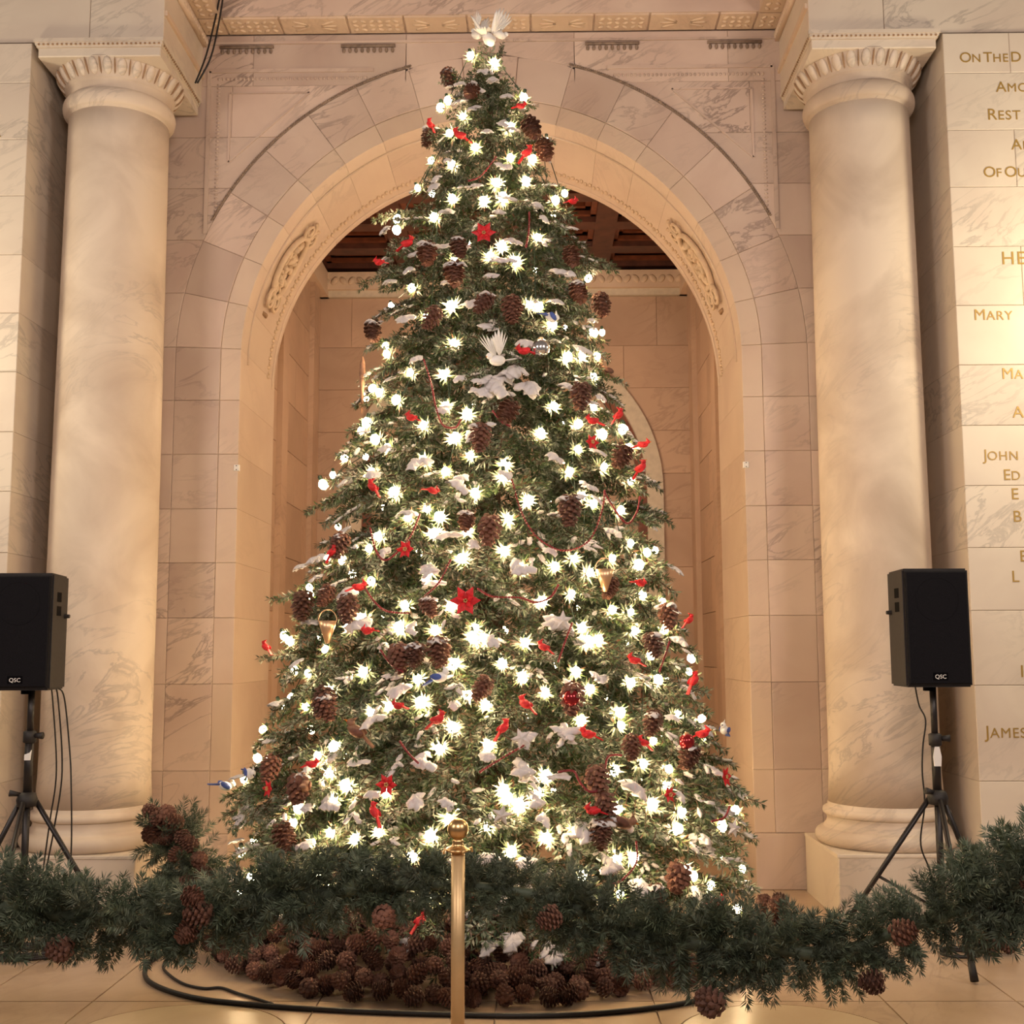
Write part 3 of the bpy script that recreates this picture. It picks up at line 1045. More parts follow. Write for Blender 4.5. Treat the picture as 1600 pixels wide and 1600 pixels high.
def snow_clump_mesh(seed):
    """a draped irregular cake of snow made of a few overlapping lobed pads"""
    rng = random.Random(seed)
    m = MB()
    for k in range(4):
        c = Vector((rng.uniform(-.75, .75), rng.uniform(-.6, .6), rng.uniform(-.15, .15))) if k else Vector((0, 0, 0))
        R = rng.uniform(.55, .95) if k else 1.0
        ph = [rng.uniform(0, 6.28) for _ in range(4)]
        nseg, nr = 26, 6
        v, f = [], []
        def rad_(a): return R * (0.72 + 0.20 * math.sin(2 * a + ph[0]) + 0.10 * math.sin(5 * a + ph[1]) + 0.06 * math.sin(9 * a + ph[2]))
        v.append(c + Vector((0, 0, .26 * R)))
        for j_ in range(1, nr + 1):
            q = j_ / nr
            for i_ in range(nseg):
                a = 2 * PI * i_ / nseg
                rr = rad_(a) * q
                zz = .26 * R * (1 - q ** 2.2) - .30 * q * q * (.6 + .5 * math.sin(3 * a + ph[3])) + rng.uniform(-.035, .035)
                v.append(c + Vector((rr * math.cos(a), rr * math.sin(a), zz)))
        for i_ in range(nseg):
            f.append((0, 1 + i_, 1 + (i_ + 1) % nseg))
        for j_ in range(nr - 1):
            for i_ in range(nseg):
                b0 = 1 + j_ * nseg
                f.append((b0 + i_, b0 + nseg + i_, b0 + nseg + (i_ + 1) % nseg, b0 + (i_ + 1) % nseg))
        n0 = len(v)
        b0 = 1 + (nr - 1) * nseg
        v.append(c + Vector((0, 0, -.12 * R)))
        for i_ in range(nseg):
            f.append((n0, b0 + (i_ + 1) % nseg, b0 + i_))
        m.add(v, f)
    me = m.mesh('snow_clump', True)
    me.materials.append(M['snow'])
    return me
CLUMP = [snow_clump_mesh(s) for s in (1, 2, 3, 4)]

def cone_mesh(seed, mat, length=0.10, rad=0.045):
    rng = random.Random(seed)
    m = MB()
    m.ell((0, 0, 0), (rad * 0.62, rad * 0.62, length * 0.46), None, 8, 6)
    n = 62
    for k in range(n):
        q = (k + 0.5) / n
        a = k * 2.39996
        z = -length / 2 + length * q
        rr = rad * math.sin(PI * (0.12 + 0.80 * q) ** 0.8) * 0.70
        out = Vector((math.cos(a), math.sin(a), 0))
        up = Vector((0, 0, 1))
        side = up.cross(out)
        sl = rad * (0.62 - 0.25 * abs(q - .4)) * rng.uniform(.85, 1.15)
        w = rad * 0.34
        b0 = out * rr * 0.8 + up * z
        tip = out * (rr + sl * 0.75) + up * (z + sl * 0.42)
        m.add([b0 - side * w * .6, b0 + side * w * .6, tip + side * w * .8 - out * sl * .25, tip + out * sl * .12, tip - side * w * .8 - out * sl * .25, tip - up * sl * 0.32 - out * sl * .1],
              [(0, 1, 2, 3, 4), (0, 5, 1), (1, 5, 2), (2, 5, 3), (3, 5, 4), (4, 5, 0)])
    me = m.mesh('pine_cone')
    me.materials.append(mat)
    return me
CONE = [cone_mesh(s, M['cone']) for s in (1, 2, 3)]
CONET = [cone_mesh(s, M['cone_tree']) for s in (4, 5)]

# ================================================================== THE TREE
AX, AY = 0.03, 7.3
PROF=[[5.537,0.069],[5.427,0.204],[5.206,0.293],[4.987,0.371],[4.769,0.412],[4.553,0.501],[4.425,0.589],[4.125,0.689],[3.913,0.718],[3.702,0.73],[3.452,0.774],[3.285,0.832],[3.079,0.89],[2.874,0.968],[2.63,1.045],[2.468,1.072],[2.267,1.059],[2.068,1.185],[1.869,1.181],[1.672,1.272],[1.476,1.292],[1.281,1.357],[1.087,1.425],[0.895,1.514],[0.742,1.578],[0.514,1.534],[0.325,1.56],[0.138,1.582],[-0.123,1.114]]
BULBS=[[-0.087,7.14,5.4],[0.07,7.08,5.32],[-0.23,7.13,5.094],[-0.285,7.22,5.091],[-0.125,6.98,4.916],[0.172,6.96,4.835],[0.254,7.08,5.085],[-0.043,6.89,4.674],[-0.19,6.9,4.573],[0.269,6.81,4.424],[-0.209,7.01,4.821],[0.307,6.96,4.625],[0.173,6.88,4.6],[-0.331,7.09,4.679],[0.09,6.75,4.39],[-0.407,7.01,4.466],[-0.552,7.16,4.325],[-0.174,6.75,4.292],[0.02,6.7,4.259],[-0.283,6.76,4.182],[-0.154,6.66,3.875],[-0.415,6.79,3.758],[-0.172,6.63,3.595],[-0.32,6.69,3.551],[0.059,6.63,3.894],[0.131,6.72,4.285],[0.507,7.04,4.435],[0.447,6.9,4.337],[0.337,6.73,4.04],[0.125,6.65,3.959],[0.601,6.94,3.798],[0.285,6.66,3.611],[0.209,6.66,3.871],[0.342,6.68,3.606],[-0.572,6.86,3.372],[-0.152,6.57,3.362],[-0.405,6.63,3.203],[-0.204,6.53,3.167],[-0.657,6.88,3.168],[-0.604,6.78,3.119],[-0.485,6.63,3.043],[-0.064,6.42,2.915],[-0.188,6.46,2.969],[-0.677,6.78,2.94],[-0.31,6.46,2.86],[-0.132,6.38,2.774],[-0.604,6.63,2.813],[-0.522,6.54,2.75],[-0.711,6.8,2.897],[-0.585,6.91,3.434],[0.675,7.01,3.537],[0.506,6.7,3.304],[0.594,6.79,3.332],[0.694,6.96,3.374],[0.662,6.82,3.217],[0.655,6.72,3.01],[0.559,6.57,2.88],[0.345,6.43,2.805],[0.701,6.68,2.844],[0.836,6.93,2.919],[0.874,6.92,2.8],[0.555,6.51,2.726],[0.418,6.7,3.5],[0.422,6.53,2.978],[-0.828,6.92,2.755],[-0.615,6.57,2.617],[-0.983,7.09,2.618],[-0.304,6.39,2.647],[-0.473,6.44,2.478],[-0.28,6.36,2.379],[-0.387,6.4,2.336],[-0.211,6.34,2.328],[-0.563,6.49,2.239],[-0.246,6.34,2.241],[-0.61,6.48,2.172],[-0.894,6.78,2.146],[-0.774,6.58,2.114],[-0.263,6.24,2.029],[-0.178,6.34,2.579],[-0.044,6.34,2.666],[0.149,6.33,2.619],[0.137,6.32,2.55],[-0.013,6.3,2.456],[0.275,6.34,2.417],[0.167,6.32,2.316],[-0.056,6.31,2.252],[-0.081,6.22,2.092],[0.143,6.24,2.135],[0.236,6.22,2.039],[0.415,6.27,2.051],[0.504,6.44,2.59],[0.52,6.33,2.098],[0.704,6.6,2.639],[0.874,6.8,2.586],[0.572,6.46,2.455],[0.637,6.51,2.422],[0.8,6.67,2.4],[0.855,6.7,2.214],[0.962,6.83,2.171],[0.736,6.48,2.109],[0.897,6.63,2.085],[0.606,6.36,2.023],[-1.056,7.09,1.99],[-0.583,6.38,1.984],[-0.387,6.27,1.848],[-0.633,6.38,1.786],[-0.71,6.41,1.735],[-0.412,6.23,1.73],[-1.189,7.03,1.699],[-1.161,7.05,1.67],[-0.85,6.5,1.617],[-1.091,6.86,1.499],[-0.607,6.28,1.496],[-0.806,6.4,1.4],[-0.966,6.62,1.484],[-0.133,6.2,1.839],[-0.215,6.16,1.713],[-0.003,6.14,1.724],[-0.02,6.12,1.677],[-0.111,6.11,1.539],[0.137,6.11,1.543],[0.256,6.13,1.646],[-0.304,6.14,1.463],[0.241,6.11,1.469],[-0.039,6.07,1.379],[-0.282,6.1,1.344],[0.359,6.11,1.39],[0.346,6.25,1.867],[0.048,6.12,1.667],[0.505,6.31,1.905],[0.729,6.43,1.824],[0.836,6.52,1.816],[0.914,6.64,1.913],[0.555,6.26,1.726],[0.589,6.25,1.654],[0.646,6.29,1.66],[0.853,6.47,1.712],[1.046,6.73,1.721],[0.951,6.54,1.581],[1.232,7.15,1.476],[0.984,6.55,1.444],[0.52,6.2,1.497],[0.818,6.37,1.433],[0.752,6.26,1.282],[1.095,6.6,1.249],[1.051,6.88,1.887],[0.595,6.21,1.405],[-0.956,6.52,1.305],[-1.21,7.05,1.294],[-1.303,7.02,1.15],[-0.749,6.23,1.113],[-0.842,6.28,1.061],[-1.407,7.01,0.865],[-0.664,6.09,0.926],[-0.724,6.09,0.854],[-0.925,6.21,0.803],[-0.948,6.2,0.728],[-0.728,6.05,0.7],[-0.597,5.98,0.677],[-0.837,6.13,0.637],[-0.768,6.18,0.98],[-0.55,6.18,1.292],[-0.45,6.14,1.321],[0.054,6.05,1.331],[-0.117,6.03,1.223],[-0.18,6.0,1.119],[0.069,5.99,1.135],[0.149,5.91,0.927],[0.165,5.89,0.886],[0.223,5.89,0.854],[-0.441,5.97,0.903],[-0.472,5.92,0.721],[-0.209,5.85,0.714],[-0.119,5.86,0.791],[0.072,5.84,0.754],[0.541,6.13,1.249],[0.754,6.24,1.215],[0.931,6.34,1.127],[0.71,6.11,0.996],[0.867,6.23,1.018],[1.011,6.34,0.98],[0.991,6.27,0.907],[0.322,5.93,0.906],[0.715,6.03,0.817],[0.356,5.87,0.7],[0.504,5.91,0.733],[0.902,6.15,0.822],[0.359,5.97,0.983],[1.066,6.27,0.769],[1.04,6.24,0.684],[1.331,6.65,0.64],[1.278,6.86,1.111],[1.14,6.52,1.029],[-1.405,6.98,0.451],[-1.268,6.65,0.37],[-1.404,6.98,0.235],[-0.797,6.13,0.484],[-0.927,6.21,0.385],[-0.744,6.08,0.416],[-0.539,5.99,0.515],[0.708,6.03,0.571],[0.796,6.08,0.566],[0.533,5.96,0.506],[0.723,6.03,0.402],[1.093,6.33,0.469],[1.134,6.37,0.426],[1.238,6.49,0.353],[1.509,7.08,0.335],[1.436,6.85,0.154],[-0.225,5.88,0.41],[-0.299,5.89,0.61],[0.187,5.86,0.634],[-0.13,5.88,0.479]]
RED=[[0.253,6.88,4.613],[-0.296,7.1,4.91],[-0.121,6.91,4.741],[0.214,6.98,4.958],[-0.442,6.78,4.028],[-0.589,6.95,3.961],[0.513,6.91,4.317],[-0.352,6.42,2.886],[0.239,6.5,3.277],[0.76,6.72,2.957],[0.905,6.84,2.804],[-0.554,6.41,2.501],[-0.223,6.26,2.454],[-0.778,6.51,2.153],[0.88,6.7,2.644],[-1.293,7.0,1.633],[-0.544,6.19,1.71],[-0.604,6.31,1.945],[0.336,6.07,1.622],[0.848,6.45,1.967],[1.147,6.8,1.775],[0.796,6.27,1.551],[1.143,6.62,1.437],[-0.17,5.96,1.267],[0.145,5.93,1.227],[-0.46,5.85,0.834],[0.549,6.02,1.188],[0.563,5.86,0.834],[0.826,6.14,1.137],[0.246,5.99,1.341],[1.169,6.49,1.154],[-0.803,6.12,1.034],[1.197,6.27,0.32],[-0.231,5.77,0.344],[-0.371,6.03,1.331],[0.606,6.53,2.883]]
FLOWERS=[[0.025,6.6,3.995,0.075],[-0.399,5.88,0.959,0.06],[-1.032,6.23,0.9,0.05],[-0.352,6.23,2.137,0.055],[-0.046,6.12,1.859,0.085],[0.938,6.09,0.882,0.045],[1.267,6.46,0.929,0.06],[0.591,6.47,2.748,0.05]]
CONES=[[-0.05,6.98,5.053],[0.261,6.99,4.824],[0.336,7.0,4.686],[-0.36,7.23,4.906],[-0.233,7.23,5.3],[-0.279,6.68,3.913],[-0.11,6.62,3.93],[0.026,6.58,3.582],[-0.132,6.62,3.772],[0.528,6.8,3.715],[0.173,6.58,3.547],[0.662,6.98,3.698],[0.491,6.79,3.929],[-0.606,6.93,3.529],[-0.247,6.62,3.509],[0.019,6.33,2.762],[0.158,6.39,2.912],[0.537,6.59,3.044],[-0.731,6.55,2.195],[0.471,6.37,2.366],[0.066,6.27,2.249],[-0.048,6.28,2.295],[0.758,6.63,2.704],[-0.66,6.37,1.838],[-0.961,6.73,1.874],[-0.796,6.51,1.914],[-0.371,6.13,1.579],[-0.766,6.28,1.348],[-0.234,6.18,1.839],[-0.285,6.1,1.589],[-0.175,6.08,1.608],[0.041,6.03,1.423],[0.671,6.35,1.945],[0.896,6.42,1.639],[0.472,6.09,1.368],[0.998,6.64,1.801],[-0.752,6.26,1.322],[-0.866,6.15,0.915],[-1.052,6.38,0.994],[-0.925,6.12,0.679],[0.876,6.27,1.23],[0.586,5.98,0.971],[0.624,5.94,0.854],[0.595,5.89,0.726],[0.761,6.15,1.12],[1.069,6.37,1.049],[0.861,6.05,0.399],[0.979,6.15,0.474]]
SNOW=[[-0.051,6.99,5.096,0.1],[0.061,7.01,5.168,0.09],[-0.114,6.63,3.941,0.1],[-0.23,6.67,3.968,0.08],[-0.037,6.58,3.602,0.1],[0.185,6.48,3.169,0.16],[0.293,6.48,3.076,0.15],[0.096,6.45,3.089,0.14],[0.025,6.43,3.048,0.1],[0.513,6.6,3.102,0.1],[0.414,6.38,2.668,0.11],[0.228,6.17,2.034,0.1],[0.427,6.17,1.752,0.13],[-0.253,6.19,2.032,0.11],[-0.64,6.31,1.75,0.14],[-0.341,6.36,2.634,0.1],[-0.407,6.11,1.406,0.1],[0.821,6.03,0.444,0.12],[0.537,5.86,0.739,0.13],[0.252,5.91,1.029,0.1],[0.8,6.07,0.923,0.12],[0.258,6.55,3.353,0.1],[0.337,6.76,4.252,0.1],[0.486,6.77,3.839,0.1],[0.185,6.64,3.992,0.09],[-0.189,6.63,3.741,0.07],[-0.608,6.51,2.595,0.1],[-0.938,6.78,2.15,0.1],[-0.733,6.45,1.929,0.12],[-1.096,7.02,2.112,0.08],[0.663,6.95,3.597,0.07],[-0.257,5.94,1.058,0.1],[-0.28,5.86,0.881,0.09],[-0.121,5.83,0.87,0.08],[1.187,6.34,0.622,0.12],[0.675,5.95,0.56,0.1],[-0.884,6.22,1.002,0.07],[-0.562,6.93,3.841,0.08],[0.252,5.97,1.174,0.11],[1.12,6.72,1.661,0.09],[0.066,5.8,0.617,0.09],[-0.303,5.82,0.227,0.1],[0.188,5.79,0.233,0.12],[0.402,5.82,0.167,0.1],[0.02,7.04,5.247,0.075],[0.142,6.98,5.046,0.075],[-0.144,7.07,5.179,0.075],[-0.076,6.95,4.95,0.075],[0.182,6.95,4.823,0.075],[0.025,6.91,4.785,0.075],[-0.211,6.9,4.598,0.075],[0.145,6.8,4.51,0.075],[-0.044,6.72,4.359,0.075],[-0.285,6.85,4.455,0.075],[0.374,6.75,4.168,0.075],[-0.195,6.7,4.194,0.075],[0.11,6.66,4.176,0.075],[-0.63,7.13,4.238,0.075],[-0.429,6.78,3.87,0.075],[0.074,6.6,3.767,0.075],[0.446,6.72,3.648,0.075],[-0.369,6.6,3.277,0.075],[-0.103,6.47,3.132,0.075],[-0.206,6.42,2.939,0.075],[0.705,6.77,3.082,0.075],[-0.536,6.5,2.738,0.075],[0.152,6.29,2.557,0.075],[0.609,6.45,2.507,0.075],[-0.373,6.35,2.358,0.075],[-0.017,6.22,2.169,0.075],[0.391,6.26,2.136,0.075],[0.756,6.58,2.27,0.075],[-0.511,6.35,2.148,0.075],[-0.103,6.01,1.338,0.075],[-0.74,6.15,1.073,0.075],[0.446,6.03,1.207,0.075],[0.062,5.92,1.091,0.075],[-0.511,5.94,0.903,0.075],[-0.858,6.1,0.822,0.075],[0.314,5.86,0.88,0.075],[1.045,6.23,0.865,0.075],[0.757,5.96,0.743,0.075],[1.045,6.45,1.246,0.075],[0.653,6.21,1.459,0.075],[0.089,6.07,1.659,0.075],[-0.484,6.18,1.629,0.075]]
SWAGS=[[[0.188,6.23,2.513],[0.238,6.24,2.341],[0.323,6.22,2.201],[0.458,6.22,2.132],[0.6,6.33,2.193],[0.677,6.43,2.361],[0.697,6.44,2.487]],[[0.696,6.44,2.469],[0.752,6.49,2.386],[0.828,6.57,2.312],[0.889,6.64,2.385],[0.91,6.66,2.479]],[[-0.61,6.28,1.954],[-0.547,6.25,1.867],[-0.469,6.18,1.813],[-0.346,6.13,1.801]],[[-0.31,6.27,2.334],[-0.359,6.26,2.215],[-0.436,6.22,2.116],[-0.495,6.23,2.087],[-0.55,6.3,2.148],[-0.6,6.43,2.283]],[[-0.132,6.11,2.076],[-0.193,6.12,1.96],[-0.271,6.14,1.888]],[[0.012,6.1,1.924],[0.088,6.1,1.884],[0.228,6.12,1.878],[0.311,6.13,1.854],[0.388,6.15,1.882],[0.432,6.17,1.949]],[[-0.317,6.52,3.249],[-0.267,6.45,3.092],[-0.24,6.39,2.965],[-0.195,6.33,2.838],[-0.124,6.31,2.816],[-0.093,6.32,2.864]],[[0.419,5.87,1.014],[0.491,5.89,1.015],[0.522,5.88,0.963],[0.571,5.87,0.918],[0.623,5.9,0.933],[0.649,5.95,1.014],[0.672,6.0,1.076],[0.742,6.03,1.079]],[[-0.368,5.93,1.157],[-0.323,5.9,1.103],[-0.269,5.87,1.056]],[[0.035,5.82,1.02],[0.124,5.85,1.072],[0.253,5.89,1.142]],[[0.795,5.9,0.672],[0.796,5.93,0.569],[0.723,5.9,0.493],[0.668,5.87,0.48]],[[1.332,6.38,0.777],[1.288,6.3,0.732],[1.208,6.21,0.728]],[[0.287,6.67,4.17],[0.283,6.64,4.042],[0.267,6.62,3.938]],[[0.499,6.13,1.744],[0.457,6.08,1.638],[0.423,6.05,1.544]],[[1.043,6.49,1.649],[1.016,6.45,1.583],[0.974,6.39,1.487]],[[-0.492,6.11,1.609],[-0.438,6.08,1.541],[-0.368,6.05,1.498]],[[0.087,6.81,4.576],[-0.001,6.7,4.41],[-0.078,6.7,4.379]],[[0.082,6.33,2.911],[0.128,6.31,2.85],[0.177,6.31,2.821]],[[-0.031,5.74,0.506],[0.012,5.73,0.432],[0.076,5.72,0.375],[0.196,5.73,0.353]]]
OTHER={"star":[[-1.028,6.19,0.515],[0.139,5.77,0.831],[0.427,6.14,1.758],[0.227,5.93,1.177],[1.287,6.37,0.676]],"silver":[[0.33,6.54,3.305]],"redball":[[0.471,6.05,1.366],[1.068,6.35,1.124]],"bluejay":[[-0.167,6.03,1.472],[-1.505,6.97,0.828],[1.326,6.77,1.156],[0.387,6.63,3.507],[-1.194,6.46,0.952]],"brownbird":[[-0.855,6.09,0.925],[-0.597,6.07,1.201],[0.808,7.03,3.305],[0.721,5.9,0.767]],"dovebig":[[0.1,6.45,3.206]],"bell":[[-0.695,6.92,3.321]],"goldcup":[[0.648,6.3,1.983],[-0.764,6.34,1.717]]}

PZ = [p[0] for p in PROF][::-1]
PRR = [p[1] for p in PROF][::-1]
def trad(z):
    return float(np.interp(z, PZ, PRR))
tree = thing('christmas_tree', 'tall snow-flocked Christmas tree with lights in front of the arch', 'christmas tree', (AX, AY, 0))
MB().tube([(0, 0, 0.0), (0, 0, 2.5), (0.0, 0, 5.35)], [0.11, 0.07, 0.018], 10).build('trunk', M['bark'], tree, True)
random.seed(21)
def aim(az, el, roll=0.0):
    """rotation taking local +X to azimuth az and elevation el"""
    return (Matrix.Rotation(az, 3, 'Z') @ Matrix.Rotation(-el, 3, 'Y') @ Matrix.Rotation(roll, 3, 'X')).to_quaternion()
FRONT = -PI / 2                     # towards the photographer
nb = 0
def add_bough(z, az, el, sc, back=0.0, snow=True):
    global nb
    r = trad(z)
    L = 0.46 * sc
    tip = Vector((r * math.cos(az), r * math.sin(az), z))
    d = Vector((math.cos(az) * math.cos(el), math.sin(az) * math.cos(el), math.sin(el)))
    base = tip - d * (L * 0.93) - Vector((math.cos(az), math.sin(az), 0)) * back
    k = random.randrange(len(BOUGH))
    o = put('bough', BOUGH[k], None, tree, base, aim(az, el, random.uniform(-.35, .35)), sc)
    if snow and random.random() < 0.6:
        put('snow', BSNOW[k], None, o)['kind'] = 'stuff'
    nb += 1
    return o
# about 290 boughs over the visible half of the cone, evenly spread over its surface
zs_ = np.linspace(0.10, 5.36, 400)
wts = np.array([trad(z) + 0.05 for z in zs_])
cdf = np.cumsum(wts) / wts.sum()
NB = 244
for i in range(NB):
    q = (i + 0.5) / NB
    z = float(np.interp(q, cdf, zs_))
    az = FRONT + (((i * 0.6180339) % 1.0) - 0.5) * (1.16 * PI)
    f = 0.55 + 0.45 * min(1, trad(z) / 1.0)
    el = random.uniform(-0.55, 0.10) + (0.5 if z > 4.9 else 0.0)
    add_bough(z, az, el, f * random.uniform(0.85, 1.15), random.uniform(0.0, 0.05))
# boughs that stick out of the outline
for (x, z, az, el, sc) in [(1.66, 0.77, -0.08, -0.05, 1.15), (-1.62, 0.68, PI + .1, -0.35, 1.1), (1.18, 2.46, -0.15, -0.1, 1.0), (0.86, 4.09, -0.2, -0.2, 0.95),
                           (-1.33, 2.0, PI + .2, 0.05, 1.0), (-0.80, 4.0, PI + .15, -0.2, 0.9), (-0.72, 4.42, PI + .1, 0.0, 0.75), (-1.12, 2.55, PI, -0.1, 1.0),
                           (1.62, 0.35, -0.1, -0.4, 1.0), (-1.55, 0.40, PI + .2, -0.3, 1.0)]:
    L = 0.46 * sc
    d = Vector((math.cos(az) * math.cos(el), math.sin(az) * math.cos(el), math.sin(el)))
    tip = Vector((x - AX, 0, z))
    put('bough', BOUGH[nb % 7], None, tree, tip - d * L, aim(az, el), sc)
    nb += 1
for p in OTHER['brownbird'] + OTHER['bluejay'] + OTHER['star'] + RED + CONES + BULBS:
    v = Vector((p[0] - AX, p[1] - AY, p[2]))
    rr_ = math.hypot(v.x, v.y)
    if (rr_ > trad(p[2]) * 0.965 or p in OTHER['brownbird']) and nb < 330:
        az = math.atan2(v.y, v.x)
        el = random.uniform(-.3, .1) if p[2] < 4.9 else random.uniform(.3, .7)
        sc = 0.95 if p[2] < 4.5 else 0.6
        d = Vector((math.cos(az) * math.cos(el), math.sin(az) * math.cos(el), math.sin(el)))
        put('bough', BOUGH[nb % 7], None, tree, v - d * 0.44 * sc, aim(az, el), sc)
        nb += 1
# leader shoots at the tip
for k in range(4):
    put('bough', BOUGH[k], None, tree, (0.02 * math.cos(k * 1.6), 0.02 * math.sin(k * 1.6), 5.27), aim(k * 1.57, 1.3 if k else 1.5), 0.55 + .06 * (k == 0))
# the rest of the foliage, nobody could count it: sprays inside and behind
def fill_mesh():
    rng = random.Random(77)
    V, F = [], []
    src = []
    for sd in range(3):
        m, st = MB(), MB()
        r2 = random.Random(900 + sd)
        ax_ = twig(m, st, (0, 0, 0), (1, 0, 0), 0.42, r2, 0.05, 0.006, 130, .6)
        for i in (1, 2, 3, 4):
            for sg in (1, -1):
                twig(m, st, ax_[i], Vector((.7, sg * .8, r2.uniform(-.2, .2))), 0.2 - .025 * i, r2, 0.048, 0.006, 130, .5)
        src.append((np.array(m.v), m.f))
    out_v, out_f, n0 = [], [], 0
    for i in range(900):
        q = (i + .5) / 900
        z = float(np.interp(q, cdf, zs_))
        az = i * 2.39996
        front = math.cos(az - FRONT) > -0.25
        k = rng.uniform(0.50, 0.80) if front else rng.uniform(0.6, 0.98)
        r = trad(z) * k
        sc = 0.55 + 0.45 * min(1, trad(z))
        el = rng.uniform(-.7, .2)
        R = np.array(aim(az, el, rng.uniform(-1, 1)).to_matrix())
        d = R @ np.array([1, 0, 0])
        base = np.array([r * math.cos(az), r * math.sin(az), max(z, .06)]) - d * 0.38 * sc
        v, f = src[i % 3]
        out_v.append((v * sc) @ R.T + base)
        out_f.append(np.array(f) + n0)
        n0 += len(v)
    me = bpy.data.meshes.new('inner_foliage')
    me.from_pydata(np.concatenate(out_v).tolist(), [], np.concatenate(out_f).tolist())
    return me
fo = put('inner_foliage', fill_mesh(), M['fir'], tree)
fo['kind'] = 'stuff'
# larger clumps of snow
for i, (x, y, z, r) in enumerate(SNOW):
    o = put('snow_clump', CLUMP[i % 4], None, tree, (x - AX, y - AY, z), (Vector((x - AX, y - AY, 0)).normalized() * random.uniform(.3, .9) + Vector((random.uniform(-.3, .3), 0, 1))).to_track_quat('Z', 'Y') @ Quaternion((0, 0, 1), random.uniform(0, 6)), r * 0.58)

random.seed(41)
for i in range(70):
    q = (i + .5) / 70
    z = float(np.interp(q, cdf, zs_))
    az = FRONT + (((i * 0.7548777) % 1.0) - 0.5) * 1.0 * PI
    r = trad(z) * random.uniform(.93, .99)
    s_ = random.uniform(.028, .055)
    put('snow_clump', CLUMP[i % 4], None, tree, (r * math.cos(az), r * math.sin(az), max(.2, z)), (Vector((math.cos(az), math.sin(az), 0)) * random.uniform(.2, .9) + Vector((random.uniform(-.3, .3), 0, 1))).to_track_quat('Z', 'Y') @ Quaternion((0, 0, 1), random.uniform(0, 6)), (s_ * 1.3, s_, s_ * .8))
# ================================================================== LIGHT STRINGS
bm_ = MB().lathe([(0.002, -0.029), (0.016, -0.020), (0.0235, -0.002), (0.020, 0.012), (0.010, 0.024)], 8)
BULB = bm_.mesh('bulb', True)
BULB.materials.append(M['bulb'])
so_ = MB().lathe([(0.010, 0.024), (0.011, 0.03), (0.011, 0.046), (0.006, 0.05)], 8)
SOCK = so_.mesh('socket')
SOCK.materials.append(M['wire'])
def tuft_mesh(seed):
    rng = random.Random(seed)
    m = MB()
    for k in range(46):
        a = rng.uniform(0, 2 * PI)
        el = rng.uniform(-0.15, 1.25)
        d = Vector((math.cos(a) * math.cos(el), math.sin(a) * math.cos(el), math.sin(el) * .7)).normalized()
        needle(m, Vector((0, 0, -.035)) + d * 0.014, d, rng.uniform(.03, .072), .0045, Vector((-math.sin(a), math.cos(a), 0)).cross(d))
    me = m.mesh('halo_sprig')
    me.materials.append(M['fir'])
    return me
TUFT = [tuft_mesh(s) for s in (1, 2, 3)]
for i, p in enumerate(BULBS):
    q = Vector((p[0] - AX, p[1] - AY, 0)).normalized()
    q.z = 0.1
    put('halo_sprig', TUFT[i % 3], None, tree, Vector(p) - Vector((AX, AY, 0)), q.to_track_quat('Z', 'Y') @ Quaternion((0, 0, 1), random.uniform(0, 6)), random.uniform(.85, 1.2))  # needle tufts added round each bulb to catch its light as a halo
BULBS.sort(key=lambda p: -p[2])
bands = [('around the very top of the tree, below the doves', 5.05), ('around the upper tree, at arch-top level', 4.2),
         ('around the tree, level with the carved cartouches', 3.55), ('around the upper middle of the tree', 2.95), ('around the middle of the tree', 2.45),
         ('around the tree, level with the tops of the loudspeakers', 2.0), ('around the tree, level with the loudspeakers', 1.55),
         ('around the lower tree, just under loudspeaker level', 1.1), ('around the lowest wide part of the tree', 0.62), ('around the foot of the tree, just above the garland', -1)]
# the strings run on round the back of the tree
random.seed(61)
for i in range(84):
    z = float(np.interp((i + .5) / 84, cdf, zs_))
    if z < 0.3 or z > 5.0: continue
    az = PI / 2 + (((i * 0.6180339) % 1.0) - 0.5) * 1.05 * PI
    BULBS.append([AX + trad(z) * .96 * math.cos(az), AY + trad(z) * .96 * math.sin(az), z])
hi = 99
for txt, lo in bands:
    pts = [Vector(p) for p in BULBS if lo <= p[2] < hi]
    hi = lo
    if not pts: continue
    pts.sort(key=lambda p: math.atan2(p.x - AX, AY - p.y))
    t = thing('light_string', 'string of glowing warm white bulbs ' + txt, 'string lights', (AX, AY, 0), 'light strings on the tree')
    c = Vector((AX, AY, 0))
    path = []
    for k, p in enumerate(pts):
        q = p - c
        path.append(Vector((q.x * 0.93, q.y * 0.93, q.z + 0.045)))
    MB().tube(path, 0.003, 5).build('wire', M['wire'], t)
    for p in pts:
        q = p - c
        b_ = put('bulb', BULB, None, t, q, Euler((random.uniform(-.6, .6), random.uniform(-.6, .6), 0)).to_quaternion(), random.uniform(0.8, 1.2))
        put('socket', SOCK, None, b_)

